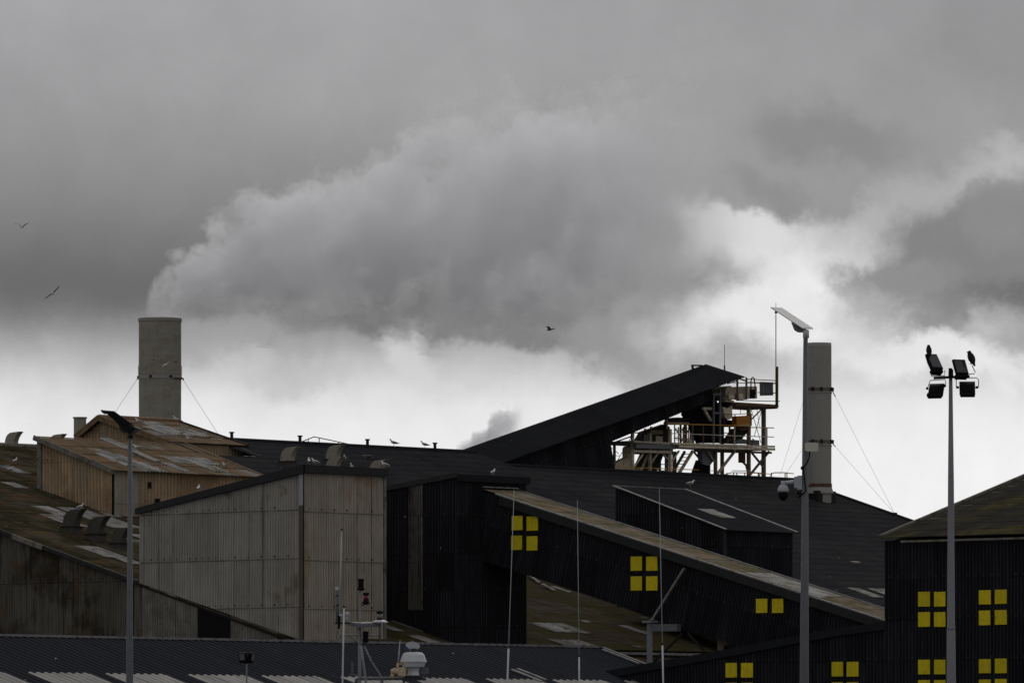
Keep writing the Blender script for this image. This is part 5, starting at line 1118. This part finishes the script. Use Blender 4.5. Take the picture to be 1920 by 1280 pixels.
# radar dome with its own scanner head
rd = am(775, 1266)
m = MB(); m.lathe(rd, [(.01, -.03), (.16, -.03), (.16, .0), (.13, .005), (.01, .006)], 24); m.build('dome_plinth', M['lampdark'], BM)
m = MB(); m.lathe(rd, [(.10, .0), (.085, .07), (.10, .12), (.17, .14), (.195, .20), (.212, .215), (.212, .225), (.175, .33), (.14, .365), (.06, .375), (.01, .376)], 10); dome = m.build('radar_dome', M['white'], BM)
mtube('scanner_neck', [(776, 1225), (776, 1215)], [11, 13], 'lampdark', dome)
c = am(774.5, 1209.5); m = MB(); ax = Vector((.25, -.95, .18)).normalized(); x_ = Vector((.97, .25, -.12)).normalized(); z_ = x_.cross(ax).normalized()
ring = [c+x_*13.2*s_*math.cos(2*math.pi*k/24)+z_*7.6*s_*math.sin(2*math.pi*k/24)*-1 for k in range(24)]
m.prism(ring, ax*-.06); m.build('scanner_head', M['whitedim'], dome)
m = MB(); m.lathe(am(763.5, 1213.5, .03), [(.01, -.04), (.035, -.03), (.035, .03), (.01, .04)], 12); m.build('scanner_motor', M['bluepaint'], dome)
mtube('scanner_pin', [(773.5, 1203), (773.5, 1200)], .8, 'white', dome)
m = MB(); m.hexa([am(733, 1265, -.15), am(741, 1266, -.2), am(741, 1264, -.05), am(735, 1264, -.05), am(733, 1252, -.15), am(741, 1251.5, -.2), am(741, 1252, -.05), am(735, 1252, -.05)])
m = MB(); m.tube([am(733.5, 1257.5, -.12), am(742, 1257.5, -.14)], [.035, .055], 12); m.tube([am(742, 1258, -.14), am(750, 1258, -.16)], [.05, .05], 12); m.tube([am(737, 1262, -.12), am(735, 1270, -.12)], [.03, .035], 10); hn = m.build('loudhailer', M['beigebox'], BM, True)
m = MB(); m.hexa([am(746, 1265, -.2), am(758.5, 1267, -.24), am(762, 1266, -.12), am(749, 1264, -.1), am(746, 1250.5, -.2), am(758.5, 1249.5, -.24), am(762, 1250, -.12), am(749, 1251, -.1)]); m.build('horn_mouth', M['beigebox'], hn)
m = MB(); m.lathe(am(752.5, 1257, -.235), [(.01, 0), (.018, 0), (.018, -.012), (.01, -.012)], 10, (0, -1, 0)); m.build('horn_plug', M['white'], hn)
mtube('stub_antenna', [(750, 1199.5), (748.5, 1220), (746.5, 1242)], [1.2, 2.6, 3.6], 'whitedim', d=-.1); mtube('stub_mount', [(746, 1242), (745.5, 1252)], [4, 6], 'beigebox', d=-.1); mtube('stub_arm', [(746, 1244), (756, 1244)], 2.4, 'beigebox', d=-.1)
m = MB(); m.box(am(795, 1256, .12), (8.5*s_, .02, 0), (0, .04, 0), (0, 0, 6.5*s_)); m.build('deck_light', M['steelgrey'], BM)
mtube('deck_light_stem', [(796, 1262), (791, 1271)], 3, 'steelgrey', d=.1)
def whip(label, pts, w, joint=None, dark_tip=False, D_=105):
    zb_ = Vector((at(pts[-1][0]+(pts[-1][0]-pts[0][0])*.3, 1400, D_)))
    t = thing('whip_antenna', label, 'antenna', zb_, 'white whip antennas in the foreground')
    P_ = [at(x, y, D_) for x, y in pts]+[zb_]
    n = len(P_); k = D_/F
    if joint is None:
        m = MB(); m.tube(P_, [w[0]*k/2]+[w[1]*k/2]*(n-1), 8); m.build('rod', M['white'], t, True)
    else:
        m = MB(); m.tube(P_[:2], [w[0]*k/2, w[1]*k/2], 8); m.build('upper_rod', M['whitedim'], t, True)
        m = MB(); m.tube(P_[1:], [w[2]*k/2]*(n-1), 8); m.build('lower_rod', M['white'], t, True)
        d_ = (P_[1]-P_[0]).normalized(); m = MB(); m.tube([P_[1]-d_*4*k, P_[1]+d_*1*k], w[2]*k/2*1.05, 8); m.build('ferrule', M['lampdark'], t)
    if dark_tip: m = MB(); m.tube([at(pts[0][0], pts[0][1]+1, D_), at(pts[0][0], pts[0][1]-3, D_)], 1.8*k, 8); m.build('tip', M['black'], t)
whip('short white whip antenna with black tip in front of the boat mast', [(645, 1138), (643.5, 1210), (642.2, 1280)], (2.8, 3.2), dark_tip=True, D_=103)
whip('slanting white whip antenna crossing the first yellow panels', [(964, 918), (953.5, 1214), (951, 1282)], (.9, 2.2, 3.4), True)
whip('faint upright whip antenna between the two groups of four yellow panels', [(1082.5, 937), (1085.8, 1230), (1086, 1282)], (.7, 1.7, 3.0), True)
whip('white whip antenna standing just right of the second group of yellow panels', [(1236, 916), (1242, 1208), (1243.5, 1282)], (.8, 2.0, 3.2), True)
# ------------------------------------------------------------------ steam from the chimneys: real volumes drifting to the right
def plume(name, label, org, path, rad, length, dens, kn, nscale, colour, depth=1.0, fade=(0.75, 1.0), start=(0, .5)):
    """path(x) -> rise, rad(x) -> radius; volume density from noise around that axis, closed hull mesh"""
    o_ = MB(); n = 14; N_ = 24
    pts = []; 
    vs = []; fs = []
    for i in range(n+1):
        x = length*(i/n)**1.3; r = rad(x)*1.45+.1
        for k in range(N_): a = 2*math.pi*k/N_; vs.append(Vector((x-(.3 if i == 0 else 0), math.cos(a)*r*depth, path(x)+math.sin(a)*r)))
    for i in range(n):
        for k in range(N_): fs.append((i*N_+k, i*N_+(k+1) % N_, (i+1)*N_+(k+1) % N_, (i+1)*N_+k))
    fs.append(tuple(range(N_))[::-1]); fs.append(tuple(n*N_+k for k in range(N_)))
    m_ = bpy.data.materials.new(name+'_vapour'); m_.use_nodes = True; t = m_.node_tree; t.nodes.clear(); g = NG(t)
    oc = g.n('ShaderNodeTexCoord').outputs['Object']
    n1 = g.noise(oc, nscale*.45, 2, .5, col=True); n2 = g.noise(oc, nscale, 5, .62, col=True)
    x, y, z = g.sep(oc)
    xs = g.m('MAXIMUM', x, .0001)
    sq = g.m('SQRT', xs)
    cz = g.m('ADD', g.m('MULTIPLY', sq, path.k[0]), g.m('MULTIPLY', xs, path.k[1]))
    rr_ = g.m('ADD', g.m('ADD', g.m('MULTIPLY', sq, rad.k[0]), g.m('MULTIPLY', xs, rad.k[1])), rad.k[2])
    ey = g.m('DIVIDE', y, g.m('MULTIPLY', rr_, depth)); ez = g.m('DIVIDE', g.m('SUBTRACT', z, cz), rr_)
    w1_ = g.vm('SUBTRACT', n1, (.5, .5, .5)); w2_ = g.vm('SUBTRACT', n2, (.5, .5, .5))
    wa = g.vm('ADD', g.vm('SCALE', w1_, None, kn[0]), g.vm('SCALE', w2_, None, kn[1]))
    ax_, ay_, az_ = g.sep(wa)
    ey = g.m('ADD', ey, ay_); ez = g.m('ADD', ez, az_)
    d = g.m('SQRT', g.m('ADD', g.m('MULTIPLY', ey, ey), g.m('MULTIPLY', ez, ez)))
    body = g.rng(d, 1.0, .80, 0, 1, smooth=True)
    fd = g.m('MULTIPLY', g.rng(x, length*fade[0], length*fade[1], 1, 0, smooth=True), g.rng(x, start[0], start[1], 0, 1, smooth=True))
    den = g.m('MULTIPLY', g.m('MULTIPLY', body, fd), dens)
    den = g.m('DIVIDE', den, g.m('MAXIMUM', g.m('MULTIPLY', rr_, .35), .6))
    pv = g.n('ShaderNodeVolumePrincipled'); pv.inputs['Color'].default_value = tuple(colour)+(1,); g.put(pv.inputs['Density'], den); pv.inputs['Anisotropy'].default_value = .35
    out = g.n('ShaderNodeOutputMaterial'); t.links.new(pv.outputs[0], out.inputs['Volume'])
    o = mesh(name, vs, fs, m_); o.location = org
    tag(o, label, 'smoke'); return o
class Sq:
    def __init__(s, *k): s.k = k+(0,)*(3-len(k))
    def __call__(s, x): return s.k[0]*math.sqrt(x)+s.k[1]*x+s.k[2]
top = Vector((cL.x-.9, cL.y, zL_-.35))
pl_o = plume('smoke_plume', 'long pale grey steam plume drifting right from the wide left chimney', top, Sq(1.50, -.03), Sq(.98, .02, .75), 36, .8, (2.6, 2.8), .50, (.975, .975, .985), 1.0, (.62, 1.0), (0, .8))
pf = at(846, 866, 430)
plume('smoke_puff', 'small dark grey puff of smoke rising behind the foot of the upper gallery', pf, Sq(.70, .24), Sq(.66, -.02, .3), 4.9, 1.1, (2.8, 3.4), .5, (.93, .93, .95), 1.0, (.45, 1.0), (0, .3))
